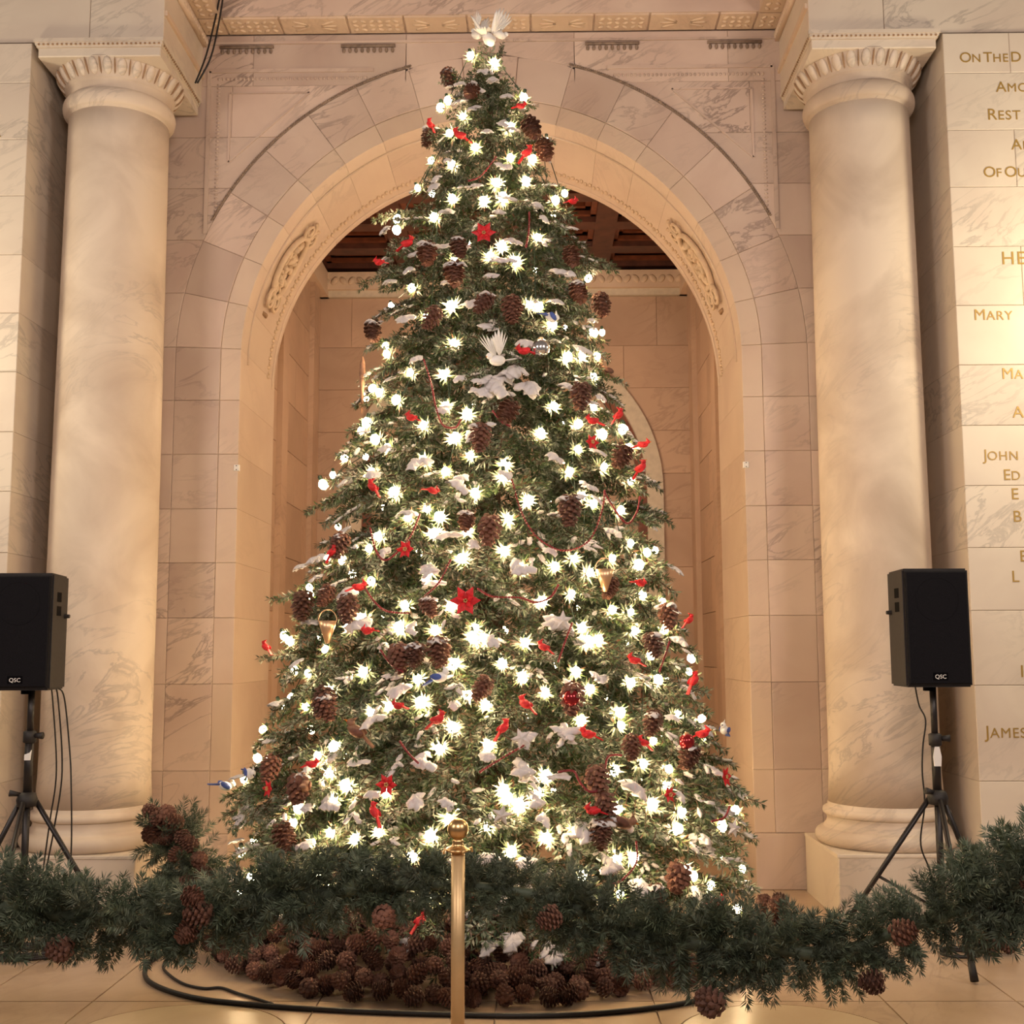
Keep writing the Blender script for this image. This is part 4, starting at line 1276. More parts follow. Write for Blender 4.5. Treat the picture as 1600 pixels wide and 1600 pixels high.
# ================================================================== ORNAMENTS
def side_txt(x, z):
    dx = x - AX
    return 'left' if dx < -0.12 * trad(z) else ('right' if dx > 0.12 * trad(z) else 'middle')
ORD = ['topmost', 'second', 'third', 'fourth', 'fifth', 'sixth', 'seventh', 'eighth', 'ninth', 'tenth', 'eleventh', 'twelfth', 'thirteenth', 'fourteenth', 'fifteenth', 'sixteenth', 'seventeenth', 'eighteenth', 'nineteenth', 'twentieth', 'twenty-first', 'twenty-second']
def ranked(items, kind, tail=' on the tree'):
    """unique labels: rank from the top within the left, middle and right of the tree"""
    cnt, out = {}, {}
    tot = {}
    for p in items: tot[side_txt(p[0], p[2])] = tot.get(side_txt(p[0], p[2]), 0) + 1
    for i in sorted(range(len(items)), key=lambda i: -items[i][2]):
        s = side_txt(items[i][0], items[i][2])
        k = cnt.get(s, 0)
        cnt[s] = k + 1
        where = {'left': 'left half', 'right': 'right half', 'middle': 'middle'}[s]
        if tot[s] == 1: out[i] = 'the only %s in the %s%s' % (kind, where, tail.replace(' on the', ' of the'))
        elif k == 0: out[i] = 'topmost %s in the %s%s' % (kind, where, tail.replace(' on the', ' of the'))
        else: out[i] = '%s %s from the top in the %s%s' % (ORD[k], kind, where, tail.replace(' on the', ' of the'))
    return out

def bird_meshes():
    b_ = MB()
    b_.ell((0, 0, 0), (0.045, 0.024, 0.026), None, 10, 7)
    b_.ell((0.040, 0, 0.020), (0.020, 0.017, 0.018), None, 9, 6)
    b_.add([(0.030, -.006, .034), (0.030, .006, .034), (0.022, 0, .060), (0.048, 0, .036)], [(0, 1, 2), (1, 3, 2), (3, 0, 2), (0, 3, 1)])
    body = b_.mesh('body', True)
    t_ = MB().add([(-.038, -.008, .006), (-.038, .008, .006), (-.105, .014, -.016), (-.105, -.014, -.016), (-.038, -.008, -.006), (-.038, .008, -.006), (-.105, .014, -.022), (-.105, -.014, -.022)],
                  [(0, 1, 2, 3), (7, 6, 5, 4), (0, 4, 5, 1), (1, 5, 6, 2), (2, 6, 7, 3), (3, 7, 4, 0)]).mesh('tail')
    w_ = MB()
    for sg in (1, -1):
        w_.ell((-.010, sg * .023, .004), (.036, .007, .017), Matrix.Rotation(.25, 3, 'Y'), 8, 5)
    wing = w_.mesh('wings', True)
    k_ = MB().add([(.058, -.005, .022), (.058, .005, .022), (.058, 0, .012), (.075, 0, .016)], [(0, 1, 3), (1, 2, 3), (2, 0, 3), (0, 2, 1)]).mesh('beak')
    return body, tail_fix(t_), wing, k_
def tail_fix(me): return me
BIRD = bird_meshes()
def bird(name, pos, label, cat, group, mats, sc=1.0, yaw=None, pitch=None):
    t = thing(name, label, cat, pos, group)
    t.rotation_euler = (random.uniform(-.2, .2), random.uniform(-.7, .5) if pitch is None else pitch, random.uniform(0, 6.28) if yaw is None else yaw)
    t.scale = (sc,) * 3
    for nm, me, mt in zip(('body', 'tail', 'wings', 'beak'), BIRD, mats):
        c = me.copy() if me.materials and me.materials[0] != mt else me
        if len(c.materials) == 0: c.materials.append(mt)
        elif c.materials[0] != mt: c.materials[0] = mt
        put(nm, c, None, t)
    return t
def proud(p, d=0.03):
    if math.hypot(p[0] - AX, p[1] - AY) > trad(p[2]) * 1.0: d = min(d, 0.0)
    v = Vector((p[0] - AX, p[1] - AY, 0)).normalized() * d
    return (p[0] + v.x, p[1] + v.y, p[2])
lab = ranked(RED, 'red cardinal bird ornament')
for i, p in enumerate(RED):
    bird('cardinal_ornament', proud(p, .05), lab[i], 'bird ornament', 'red cardinals on the tree', (M['red'], M['red'], M['red'], M['orange']), random.uniform(0.62, 0.85), random.choice((0.6, 2.5, -0.5, 3.6)), random.uniform(-.9, .3))
jays = OTHER['bluejay']
lab = ranked(jays, 'blue and white jay ornament')
for i, p in enumerate(jays):
    bird('jay_ornament', proud(p, .05), lab[i], 'bird ornament', 'blue jays on the tree', (M['dovewhite'], M['blue'], M['blue'], M['steel']), 1.0)
br = OTHER['brownbird']
lab = ranked(br, 'plump brown bird ornament')
for i, p in enumerate(br):
    bird('brown_bird_ornament', proud(p, .02 if p[2] < 2 else -.07), lab[i], 'bird ornament', 'brown birds on the tree', (M['brown'], M['brown'], M['cone_tree'], M['orange']), 1.15)

# white doves with raised wings
def dove(pos, yaw, sc, label, wings=((0.9, 0.5), (0.9, -0.5)), pitch=0.2):
    t = thing('dove_ornament', label, 'dove', pos, 'white doves on the tree')
    t.rotation_euler = (0, pitch, yaw)
    t.scale = (sc,) * 3
    b_ = MB()
    b_.ell((0, 0, 0), (0.06, 0.03, 0.032), None, 10, 7)
    b_.ell((0.055, 0, 0.028), (0.022, 0.019, 0.02), None, 9, 6)
    b_.build('body', M['dovewhite'], t, True)
    MB().add([(.072, -.004, .03), (.072, .004, .03), (.072, 0, .022), (.088, 0, .024)], [(0, 1, 3), (1, 2, 3), (2, 0, 3), (0, 2, 1)]).build('beak', M['orange'], t)
    f = MB()
    for k in range(5):
        a = (k - 2) * 0.16
        f.ell((-.09, math.sin(a) * .06, 0.0), (.05, .009, .004), Matrix.Rotation(-a, 3, 'Z'), 7, 4)
    f.build('tail', M['dovewhite'], t, True)
    for el, sw_ in wings:
        w = MB()
        for k in range(6):
            a = el + (k - 2.5) * 0.17
            ln = 0.085 - 0.006 * abs(k - 3)
            d = Vector((-.35 + 0.16 * k, sw_ * 0.55, math.sin(el) * 1.0)).normalized()
            c = Vector((-.005, (0.02 if sw_ > 0 else -.02), 0.02)) + d * ln
            w.ell(c, (ln, 0.011, 0.004), d.to_track_quat('X', 'Z').to_matrix(), 7, 4)
        w.build('wing', M['dovewhite'], t, True)
    return t
dove((-0.05, 7.18, 5.56), 2.4, 0.8, 'white dove with a raised wing at the very tip of the tree', ((1.3, 0.5), (0.9, -0.5)), -0.5)
dove((0.10, 7.12, 5.53), 0.5, 0.8, 'white dove with spread wings on the right of the tree tip')
dove((0.035, 7.02, 5.445), 1.2, 1.15, 'large white dove just below the two tip doves', ((0.6, 0.6), (0.6, -0.6)), 0.0)
p = OTHER['dovebig'][0]
dove(proud(p, .07), -2.4, 0.95, 'large white dove with blue shading in the upper middle of the tree')

def star_mesh():
    m = MB()
    v = []
    for k in range(10):
        r = 0.055 if k % 2 == 0 else 0.024
        a = PI / 2 + k * PI / 5
        v.append((r * math.cos(a), 0, r * math.sin(a)))
    m.add(v + [(0, -0.016, 0), (0, 0.016, 0)], [(k, (k + 1) % 10, 10) for k in range(10)] + [((k + 1) % 10, k, 11) for k in range(10)])
    me = m.mesh('star')
    me.materials.append(M['snow'])
    return me
STAR = star_mesh()
lab = ranked(OTHER['star'], 'white snowflake star ornament')
for i, p in enumerate(OTHER['star']):
    t = thing('star_ornament', lab[i], 'star ornament', proud(p, .07), 'white stars on the tree')
    t.rotation_euler = (random.uniform(-.3, .3), random.uniform(-.5, .5), 0.5 * (p[0] - AX))
    put('star', STAR, None, t)
    MB().tube([(0, 0, .05), (0, 0.01, .085)], 0.0015, 5).build('hanger', M['wire'], t)

def poinsettia(pos, r, label):
    t = thing('poinsettia_ornament', label, 'flower ornament', pos, 'red poinsettias on the tree')
    out = Vector((pos[0] - AX, pos[1] - AY, 0.15)).normalized()
    t.rotation_mode = 'QUATERNION'
    t.rotation_quaternion = out.to_track_quat('Z', 'Y')
    for ring_, n, s_ in ((0, 6, 1.0), (1, 5, 0.62)):
        for k in range(n):
            a = 2 * PI * k / n + ring_ * .4
            m = MB()
            pts = []
            d = Vector((math.cos(a), math.sin(a), 0.25 + .3 * ring_)).normalized()
            sd = Vector((-math.sin(a), math.cos(a), 0))
            L = r * s_
            m.add([Vector((0, 0, .006 * ring_)), d * L * .5 + sd * L * .27, d * L, d * L * .5 - sd * L * .27, d * L * .5 + Vector((0, 0, -.006)), d * L * .5 + Vector((0, 0, .008))],
                  [(0, 1, 5), (1, 2, 5), (2, 3, 5), (3, 0, 5), (1, 0, 4), (2, 1, 4), (3, 2, 4), (0, 3, 4)])
            m.build('petal', M['red'], t)
    m = MB()
    for k in range(5):
        m.ell((.008 * math.cos(k * 1.26), .008 * math.sin(k * 1.26), .014), (.006,) * 3, None, 6, 4)
    m.build('flower_centre', M['brass'], t, True)
lab = ranked(FLOWERS, 'red poinsettia bloom')
for i, (x, y, z, r) in enumerate(FLOWERS):
    poinsettia(proud((x, y, z), .06), r, lab[i])

# glass balls and gold cups, bell
def ball(pos, r, mat, label, group=None):
    t = thing('glass_ball_ornament', label, 'bauble', pos, group)
    MB().ell((0, 0, 0), (r, r, r), None, 20, 14).build('ball', mat, t, True)
    MB().lathe([(r * .28, r * .93), (r * .28, r * 1.15), (r * .1, r * 1.2)], 10).build('cap', M['goldcup'], t)
ball(proud(OTHER['silver'][0], .05), 0.052, M['silver'], 'silver glass ball in the upper right of the tree')
rb = OTHER['redball']
ball(proud(rb[0], .05), 0.045, M['redglass'], 'dark red glass ball in the lower middle right of the tree', 'red glass balls on the tree')
ball(proud(rb[1], .05), 0.042, M['redglass'], 'dark red glass ball near the lower right edge of the tree', 'red glass balls on the tree')
def cup(pos, label):
    t = thing('cone_cup_ornament', label, 'ornament', pos, 'gold cups on the tree')
    MB().lathe([(0.012, -0.07), (0.035, 0.0), (0.05, 0.05), (0.046, 0.05), (0.03, 0.0)], 16).build('cup', M['goldcup'], t, True)
    MB().tube([(0.05 * math.cos(a), 0, 0.05 + 0.06 * math.sin(a)) for a in np.linspace(0, PI, 12)], 0.003, 5).build('handle', M['goldcup'], t)
cup(proud(OTHER['goldcup'][0], .06), 'pinkish gold cup ornament in the right half of the tree')
cup(proud(OTHER['goldcup'][1], .06), 'gold cup ornament in the lower left of the tree')
p = OTHER['bell'][0]
t = thing('icicle_ornament', 'long brown hanging ornament at the left edge of the upper tree', 'ornament', (p[0] - 0.03, p[1], p[2]))
MB().lathe([(0.004, -0.30), (0.012, -0.16), (0.02, -0.05), (0.016, 0.01), (0.005, 0.05)], 10).build('drop', M['brown'], t, True)
MB().tube([(0, 0, .05), (0.02, 0, .1)], 0.0015, 5).build('hanger', M['wire'], t)

# pine cones hung in the tree
lab = ranked(CONES, 'brown pine cone')
for i, p in enumerate(CONES):
    t = thing('hanging_pine_cone', lab[i], 'pine cone', proud(p, .065), 'pine cones hung in the tree')
    t.rotation_mode = 'QUATERNION'
    q = Euler((random.uniform(2.5, 3.6), random.uniform(-.5, .5), random.uniform(0, 6))).to_quaternion()
    t.rotation_quaternion = q
    sc = random.uniform(1.0, 1.4)
    put('cone', CONET[i % 2], None, t, None, None, (sc * .92, sc * .92, sc * 1.2))
    if i in (0, 5, 6, 7, 9, 15, 18, 28, 29, 37, 46) or random.random() < .25:
        # caught snow, on whatever side faces up
        up = q.inverted() @ Vector((0, 0, 1))
        put('snow', CLUMP[i % 4], None, t, up * 0.04 * sc, up.to_track_quat('Z', 'Y'), 0.042 * sc)

# red berry swags
lab = ranked([s[len(s) // 2] for s in SWAGS], 'drooping red berry strand')
BEAD = MB().ell((0, 0, 0), (0.0075,) * 3, None, 6, 4)
for i, s in enumerate(SWAGS):
    t = thing('berry_strand', lab[i], 'bead garland', proud(s[0], .04), 'red berry strands on the tree')
    o0 = Vector(proud(s[0], .04))
    pts = smooth_path([Vector(proud(p, .05)) - o0 for p in s], 10)
    MB().tube(pts, 0.003, 5).build('cord', M['redbead'], t)
    m = MB()
    acc = 0
    last = pts[0]
    for k in range(1, len(pts)):
        seg = pts[k] - pts[k - 1]
        nseg = max(1, int(seg.length / 0.014))
        for j in range(nseg):
            c = pts[k - 1] + seg * (j / nseg)
            m.ell(c, (0.0065,) * 3, None, 6, 4)
    m.build('berries', M['redbead'], t, True)
# ================================================================== GARLANDS
def sprig_mesh(seed, L=0.22):
    rng = random.Random(seed)
    m, st = MB(), MB()
    for k in range(5):
        d = Vector((1, rng.uniform(-.75, .75), rng.uniform(-.6, .6)))
        twig(m, st, Vector((0.02 * k * .5, 0, 0)), d, L * rng.uniform(.6, 1.0), rng, 0.052, 0.0032, 420, .2)
    me = m.mesh('sprig')
    me.materials.append(M['garland'])
    return me
SPRIG = [sprig_mesh(40 + s) for s in range(5)]
def garland(name, label, path, rads, n_per_m, cone_spots, nm='garland', group=None, cone_scale=1.0):
    t = thing(nm, label, 'garland', path[0], group)
    o0 = Vector(path[0])
    pts = smooth_path([Vector(p) - o0 for p in path], 10)
    if not isinstance(rads, list): rads = [rads] * len(path)
    rr_ = [float(np.interp(i / 10, range(len(rads)), rads)) for i in range(len(pts))]
    MB().tube(pts, [q * 0.2 for q in rr_], 8).build('core_rope', M['garland'], t, True)
    rng = random.Random(5)
    ln = [0]
    for a, b_ in zip(pts[:-1], pts[1:]): ln.append(ln[-1] + (b_ - a).length)
    n = int(ln[-1] * n_per_m)
    ga = 0.0
    for i in range(n):
        q = (i + rng.random()) / n * ln[-1]
        k = max(1, min(len(ln) - 1, int(np.searchsorted(ln, q))))
        c = pts[k - 1].lerp(pts[k], (q - ln[k - 1]) / max(1e-6, ln[k] - ln[k - 1]))
        rad = rr_[k]
        tg = (pts[k] - pts[k - 1]).normalized()
        ga += 2.39996
        a_ = tg.cross(Vector((0, 0, 1))).normalized()
        b_ = tg.cross(a_)
        out = a_ * math.cos(ga) + b_ * math.sin(ga)
        d = (out + tg * rng.uniform(-.7, .7)).normalized()
        put('sprig', SPRIG[i % 5], None, t, c + out * rad * 0.15, d.to_track_quat('X', 'Z') @ Quaternion((1, 0, 0), rng.uniform(0, 6)), rad / 0.19 * rng.uniform(.85, 1.15))
    for (x, y, z) in cone_spots:
        put('pine_cone', CONE[rng.randrange(3)], None, t, Vector((x, y, z)) - o0, Euler((rng.uniform(0, 3), rng.uniform(0, 3), rng.uniform(0, 6))).to_quaternion(), cone_scale * rng.uniform(.85, 1.2))
    return t
GP = [(-2.75, 4.95, 0.64), (-2.35, 4.95, 0.6), (-1.896, 4.95, 0.565), (-1.631, 4.95, 0.535), (-1.366, 4.95, 0.509), (-1.104, 4.95, 0.521), (-0.843, 4.95, 0.6), (-0.581, 4.95, 0.62), (-0.318, 4.95, 0.647), (-0.056, 4.88, 0.665), (0.336, 4.95, 0.603), (0.725, 4.95, 0.451), (0.984, 4.95, 0.418), (1.243, 4.95, 0.406), (1.501, 4.95, 0.381), (1.762, 4.95, 0.468), (2.025, 4.95, 0.56), (2.264, 4.95, 0.669), (2.6, 4.95, 0.8)]
GR = [0.14, 0.14, 0.145, 0.145, 0.135, 0.135, 0.141, 0.141, 0.12, 0.108, 0.12, 0.149, 0.156, 0.145, 0.129, 0.12, 0.145, 0.182, 0.17]
random.seed(31)
garland('front', 'thick dark green pine garland swagged across the front of the tree', GP, GR, 84,
        [(-1.58, 4.80, 0.44), (-1.06, 4.79, 0.64), (-1.03, 4.80, 0.57), (-1.08, 4.81, 0.50), (-0.30, 4.80, 0.56), (0.36, 4.78, 0.56), (1.62, 4.80, 0.31), (1.74, 4.79, 0.50), (2.26, 4.80, 0.68), (0.98, 4.78, 0.24)])
random.seed(32)
garland('back', 'dark garland edged with brown pine cones beside the left column base', [(-1.88, 7.15, 0.56), (-1.76, 7.0, 0.44), (-1.64, 6.85, 0.28), (-1.58, 6.75, 0.14)], 0.16, 62,
        [(-1.96, 7.02, 0.68), (-1.90, 6.98, 0.64), (-1.84, 6.95, 0.67), (-1.78, 6.92, 0.62), (-1.72, 6.88, 0.55), (-1.66, 6.83, 0.52), (-1.60, 6.80, 0.44), (-1.55, 6.74, 0.36), (-1.52, 6.70, 0.28), (-1.92, 6.95, 0.56), (-1.74, 6.82, 0.46), (-1.64, 6.72, 0.32), (-1.82, 6.9, 0.54)], 'cone_garland', None, 0.95)

# ================================================================== PINE CONES HEAPED ROUND THE TREE FOOT
random.seed(17)
spots = []
CX0, CY0 = 0.0, 7.1
def hmax(rho, az=-2.5):
    k = 0.75 if az < FRONT - 0.05 else 0.30
    return 0.05 + max(0.0, (1.62 - rho)) * k
tries = 0
while len(spots) < 285 and tries < 60000:
    tries += 1
    az = FRONT + random.uniform(-1.15, 1.1)
    rho = random.uniform(0.98, 1.60)
    h = hmax(rho, az)
    if az > FRONT - 0.05 and rho < 1.22: continue
    z = random.uniform(0.045, max(0.046, h))
    if h - z > 0.10: continue
    x, y = CX0 + rho * math.cos(az), CY0 + rho * math.sin(az)
    if all((x - a) ** 2 + (y - b_) ** 2 + (z - c) ** 2 > 0.082 ** 2 for a, b_, c in spots):
        spots.append((x, y, z))
# a few that rolled away to the right and the left
spots += [(1.53 + 0.1 * (k % 3) + 0.05 * ((k // 3) % 2), 6.66 + 0.095 * (k // 3), 0.05) for k in range(9)] + [(1.58 + 0.1 * (k % 2), 6.70 + 0.1 * (k // 2), 0.125) for k in range(6)] + [(1.63, 6.74, 0.20), (1.58, 6.82, 0.20), (1.68, 6.84, 0.20), (2.72, 6.5, 0.05), (2.80, 6.47, 0.05), (2.68, 6.44, 0.05)]
for i, (x, y, z) in enumerate(spots):
    far = x > 1.5
    o = put('pine_cone', CONE[i % 3], None, None, (x, y, z), Euler((random.uniform(.9, 2.2), random.uniform(-.6, .6), random.uniform(0, 6.28))).to_quaternion(), random.uniform(0.78, 0.94))
    if x > 2.5: tag(o, {6: 'left', 7: 'right', 8: 'front'}[i - len(spots) + 9] + ' one of three pine cones on the floor beside the right stand', 'pine cone', 'pine cones by the right speaker stand')
    elif far: tag(o, 'dark brown pine cone in the small pile right of the tree foot', 'pine cone', 'pine cones right of the tree')
    else: tag(o, 'dark brown pine cone in the heap around the tree foot', 'pine cone', 'pine cones heaped at the tree foot')

# ================================================================== STANCHION
def stanchion(x, y, label):
    t = thing('stanchion', label, 'stanchion', (x, y, 0), 'brass stanchions')
    MB().lathe([(0.165, 0.0), (0.17, 0.012), (0.15, 0.03), (0.08, 0.05), (0.04, 0.07), (0.03, 0.09)], 36).build('base', M['brass_satin'], t, True)
    MB().lathe([(0.0262, 0.05), (0.0262, 0.845)], 28).build('post', M['brass_satin'], t, True)
    c = MB().lathe([(0.027, 0.838), (0.046, 0.842), (0.047, 0.848), (0.036, 0.853), (0.024, 0.862), (0.019, 0.872), (0.023, 0.878), (0.018, 0.884), (0.014, 0.892)], 28)
    c.build('collar', M['brass'], t, True)
    MB().ell((0, 0, 0.924), (0.041, 0.041, 0.041), None, 28, 18).build('ball_finial', M['brass'], t, True)
    h = MB()
    for k in range(4):
        a = k * PI / 2 + .4
        h.tube([(0.04 * math.cos(a), 0.04 * math.sin(a), .845), (0.055 * math.cos(a), 0.055 * math.sin(a), .852), (0.058 * math.cos(a), 0.058 * math.sin(a), .835)], 0.0045, 6)
    h.build('hook', M['brass'], t, True)
stanchion(0.006, 4.62, 'brass stanchion post with ball top in front of the tree')

# ================================================================== LOUDSPEAKERS
def speaker(pos, yaw, label):
    t = thing('loudspeaker', label, 'loudspeaker', pos, 'loudspeakers on tripods')
    t.rotation_euler = (0, 0, yaw)
    W, H, D = 0.178, 0.625, 0.33
    def tap(x0, y0, z0, z1, x1, y1):
        v = [(-x0, y0, z0), (x0, y0, z0), (x1, y1, z0), (-x1, y1, z0), (-x0, y0, z1), (x0, y0, z1), (x1, y1, z1), (-x1, y1, z1)]
        return v, [(0, 3, 2, 1), (4, 5, 6, 7), (0, 1, 5, 4), (1, 2, 6, 5), (2, 3, 7, 6), (3, 0, 4, 7)]
    b_ = MB().add(*tap(W, 0.0, 0, H, W - 0.035, D))
    me = b_.mesh('cabinet')
    bm = bmesh.new()
    bm.from_mesh(me)
    bmesh.ops.bevel(bm, geom=bm.edges[:], offset=0.010, segments=2, affect='EDGES')
    bmesh.ops.recalc_face_normals(bm, faces=bm.faces)
    bm.to_mesh(me)
    bm.free()
    cab = put('cabinet', me, M['cabinet'], t)
    g = MB().prism([(-W + .012, .015), (W - .012, .015), (W - .012, H - .015), (-W + .012, H - .015)], -0.012, 0.004, 0.007)
    gr = g.build('grille', M['grille'], t)
    # driver and horn rings faintly visible behind the grille
    for zc, r in ((0.46, 0.115),):
        MB().tube([(r * math.cos(a), -0.0125, zc + r * math.sin(a)) for a in np.linspace(0, 2 * PI, 33)], 0.0014, 5, False).build('driver_rim', M['grille'], gr, True)
    cu = bpy.data.curves.new('logo', 'FONT')
    cu.body = 'QSC'
    cu.size = 0.030
    cu.extrude = 0.001
    cu.align_x = 'CENTER'
    cu.space_character = 1.05
    to = bpy.data.objects.new('tmp', cu)
    COL.objects.link(to)
    bpy.context.view_layer.update()
    me = bpy.data.meshes.new_from_object(to.evaluated_get(bpy.context.evaluated_depsgraph_get()))
    bpy.data.objects.remove(to, do_unlink=True)
    me.materials.clear()
    lg = put('logo', me, M['paper'], gr, (0, -0.0135, 0.045))
    lg.rotation_euler = (PI / 2, 0, 0)
    MB().box(-0.04, 0.04, -0.0128, -0.011, 0.036, 0.076).build('logo_plate', M['black'], gr)
    # side handles: square blocks, opening shade put into black colour, and a knob
    for s in (1, -1):
        for zc in (0.50, 0.425):
            yc, xs_ = 0.11, W - 0.035 * 0.11 / D
            m = MB()
            xa, xb = sorted((s * (xs_ - 0.01), s * (xs_ + 0.0025)))
            m.box(xa, xb, yc - 0.045, yc + 0.045, zc - 0.026, zc + 0.026)
            m.build('handle_shade', M['black'], cab)
        m = MB()
        xa = s * (W - 0.03)
        m.tube([(xa, D * .8, .40), (xa + s * 0.03, D * .8, .40)], [0.014, 0.010], 10)
        m.build('fly_point', M['rubber'], cab)
    MB().lathe([(0.03, -0.02), (0.03, 0.002), (0.045, 0.004), (0.045, 0.008)], 16, (0, 0.16, -0.004)).build('pole_socket', M['black'], t)
    return t
speaker((2.435, 6.27, 1.405), 0.05, 'black loudspeaker on a tripod in front of the right column')
speaker((-2.455, 6.27, 1.405), 0.04, 'black loudspeaker on a tripod, cut by the left edge')

def tripod(hub, top, feet, label, clampz):
    t = thing('speaker_stand', label, 'speaker stand', (hub[0], hub[1], 0), 'tripod speaker stands')
    h = Vector((0, 0, hub[2]))
    MB().tube([(0, 0, 0.20), (0, 0, hub[2] + 0.02)], 0.019, 12).build('lower_tube', M['steel'], t, True)
    MB().tube([(0, 0, hub[2]), (0, 0, clampz)], 0.0235, 14).build('outer_tube', M['steel'], t, True)
    MB().tube([(0, 0, clampz), (0, 0, top)], 0.0175, 14).build('inner_tube', M['steel'], t, True)
    c = MB().lathe([(0.024, -0.03), (0.034, -0.026), (0.034, 0.03), (0.024, 0.036)], 14, (0, 0, clampz)).build('height_clamp', M['rubber'], t, True)
    MB().tube([(0.03, -0.005, clampz + .01), (0.075, -0.015, clampz + .01)], [0.012, 0.02], 10).build('clamp_knob', M['rubber'], c, True)
    MB().lathe([(0.026, -0.05), (0.05, -0.045), (0.055, -0.01), (0.045, 0.02), (0.026, 0.03)], 14, (0, 0, hub[2])).build('leg_collar', M['rubber'], t, True)
    MB().tube([(-0.03, -0.02, hub[2] + .02), (-0.075, -0.05, hub[2] + .03)], [0.010, 0.018], 10).build('collar_knob', M['rubber'], t, True)
    MB().lathe([(0.022, -0.03), (0.03, -0.025), (0.03, 0.025), (0.022, 0.03)], 12, (0, 0, 0.24)).build('brace_collar', M['rubber'], t, True)
    for f in feet:
        f = Vector((f[0] - hub[0], f[1] - hub[1], 0.012))
        dirv = Vector((f.x, f.y, 0)).normalized()
        a = dirv * 0.045 + Vector((0, 0, hub[2] - .02))
        l = MB().tube([a, f], 0.0145, 10).build('leg', M['steel'], t, True)
        MB().tube([f - (f - a).normalized() * .09, f], [0.018, 0.021], 10).build('rubber_foot', M['rubber'], l, True)
        mid = a.lerp(f, 0.52)
        MB().tube([dirv * 0.02 + Vector((0, 0, .24)), mid], 0.008, 8).build('brace', M['steel'], t, True)
    return t
ts = tripod((2.445, 6.42, 0.83), 1.405, [(2.416, 5.92), (1.90, 6.62), (2.86, 6.74)], 'black tripod stand under the right loudspeaker', 1.12)
tag_ = MB().prism([(-0.018, -0.05), (0.018, -0.05), (0.022, 0), (0.012, 0.052), (-0.012, 0.052), (-0.022, 0)], -0.006, 0.0).build('paper_tag', M['paper'], ts)
tag_.location = (0, -0.022, 1.035)
ts = tripod((-2.43, 6.42, 0.83), 1.405, [(-2.42, 5.98), (-2.92, 6.60), (-1.98, 6.66)], 'black tripod stand under the left loudspeaker', 1.15)
tag_ = MB().prism([(-0.018, -0.025), (0.014, -0.025), (0.020, 0.03), (0.010, 0.015), (-0.018, 0.005)], -0.006, 0.0).build('paper_tag', M['paper'], ts)
tag_.location = (0.004, -0.022, 1.055)

# ================================================================== CABLES
def cable(name, label, pts, r, parts=()):
    o0 = Vector(pts[0])
    o = MB().tube([p - o0 for p in smooth_path(pts, 8)], r, 8).build(name, M['cable'], None, True)
    o.location = o0
    return tag(o, label, 'cable', 'black cables')
cable('power_cable', 'thick black cable curving on the floor in front of the pine cones',
      [(-1.69, 6.45, .012), (-1.69, 6.378, .012), (-1.689, 6.201, .012), (-1.571, 5.909, .012), (-1.297, 5.664, .012), (-0.97, 5.544, .012), (-0.667, 5.477, .012), (-0.373, 5.43, .012), (-0.087, 5.402, .012), (0.195, 5.383, .012), (0.477, 5.402, .012), (0.765, 5.476, .012), (1.009, 5.592, .012), (1.178, 5.743, .012), (1.337, 5.96, .012), (1.5, 6.3, .012)], 0.012)
cable('thin_cable', 'thin black cable looping on the floor at the left end of the cone heap',
      [(-1.64, 6.40, .008), (-1.60, 6.20, .008), (-1.50, 6.02, .008), (-1.392, 5.887, .008), (-1.281, 5.821, .008), (-1.207, 5.832, .008), (-1.109, 5.746, .008), (-1.003, 5.66, .008), (-0.90, 5.57, .008)], 0.007)
coil = []
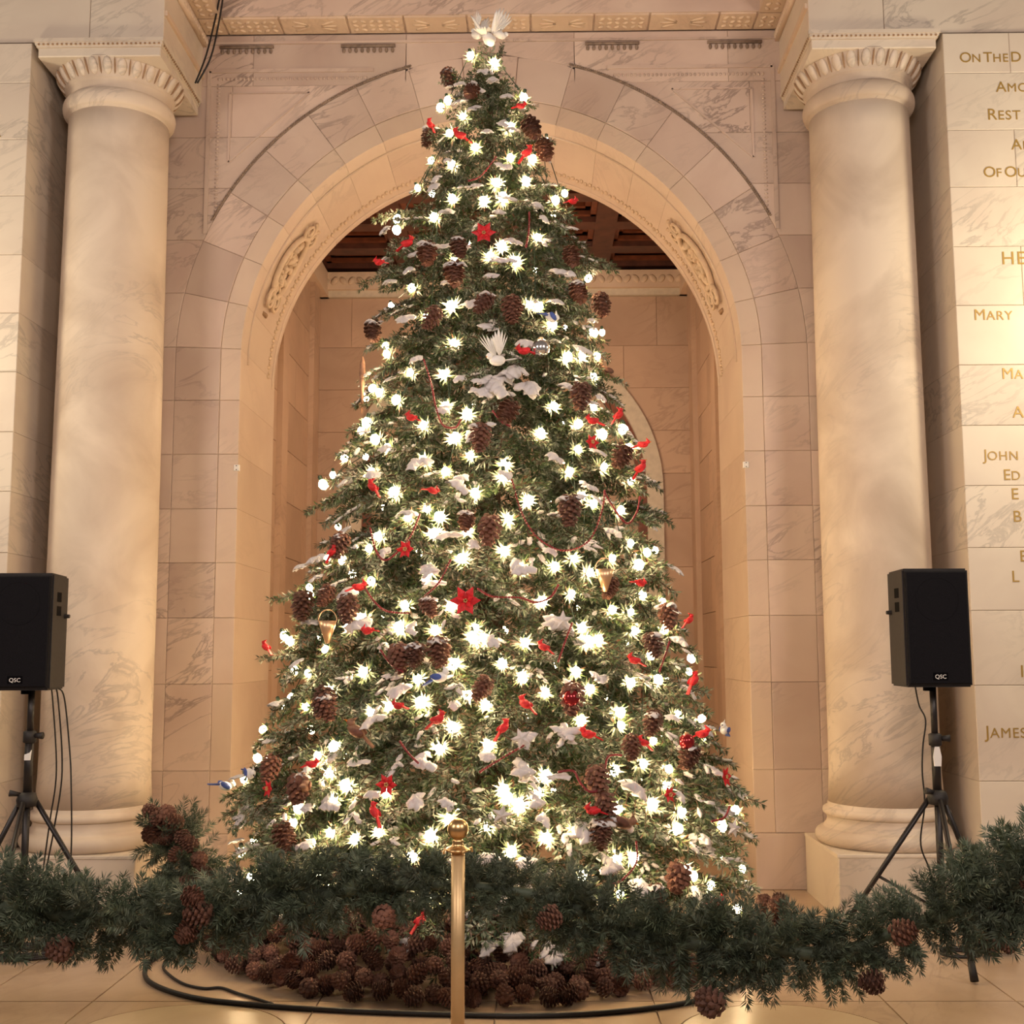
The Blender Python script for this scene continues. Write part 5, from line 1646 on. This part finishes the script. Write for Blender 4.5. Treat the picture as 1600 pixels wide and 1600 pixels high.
for k in range(60):
    a = k / 60 * 6 * PI
    coil.append((-2.46 + 0.26 * math.cos(a), 6.42 + 0.13 * math.sin(a), 0.014 + 0.0035 * k / 4 * .6))
cable('cable_coil', 'black cable coiled on the floor under the left garland', coil, 0.012)
coil = []
for k in range(30):
    a = k / 30 * 3 * PI
    coil.append((2.53 + 0.10 * math.cos(a), 6.42 + 0.08 * math.sin(a), 0.012 + 0.0006 * k))
cable('cable_loop', 'black cable loop on the floor behind the right stand foot', coil, 0.010)
for i, (pts, lb) in enumerate([
    ([(-2.365, 6.50, 1.412), (-2.365, 6.54, 1.36), (-2.35, 6.6, 0.955), (-2.375, 6.6, 0.68), (-2.40, 6.6, 0.42), (-2.42, 6.58, 0.02)], 'leftmost of three thin cables hanging from the left loudspeaker'),
    ([(-2.345, 6.50, 1.412), (-2.335, 6.54, 1.36), (-2.318, 6.6, 0.955), (-2.35, 6.6, 0.64), (-2.385, 6.6, 0.40), (-2.39, 6.52, 0.02)], 'middle one of three thin cables hanging from the left loudspeaker'),
    ([(-2.325, 6.50, 1.412), (-2.30, 6.54, 1.36), (-2.285, 6.6, 1.10), (-2.265, 6.6, 0.884), (-2.25, 6.6, 0.46), (-2.26, 6.55, 0.02)], 'rightmost of three thin cables hanging from the left loudspeaker'),
    ([(2.40, 6.58, 1.42), (2.412, 6.56, 1.30), (2.425, 6.5, 1.22), (2.405, 6.5, 1.086), (2.395, 6.5, 0.946), (2.40, 6.5, 0.772), (2.37, 6.5, 0.564), (2.42, 6.5, 0.391), (2.46, 6.5, 0.02)], 'thin cable hanging along the right speaker stand'),
    ([(-1.90, 7.90, 6.62), (-1.925, 7.9, 6.295), (-1.965, 7.9, 6.052), (-2.018, 7.9, 5.811), (-2.085, 7.9, 5.62)], 'left one of two dark wires hanging above the left capital'),
    ([(-1.875, 7.88, 6.62), (-1.895, 7.88, 6.295), (-1.925, 7.88, 6.052), (-1.975, 7.88, 5.80), (-2.07, 7.9, 5.62)], 'right one of two dark wires hanging above the left capital')]):
    cable('speaker_cable' if i < 4 else 'hanging_wire', lb, pts, 0.0045 if i < 4 else 0.0068)
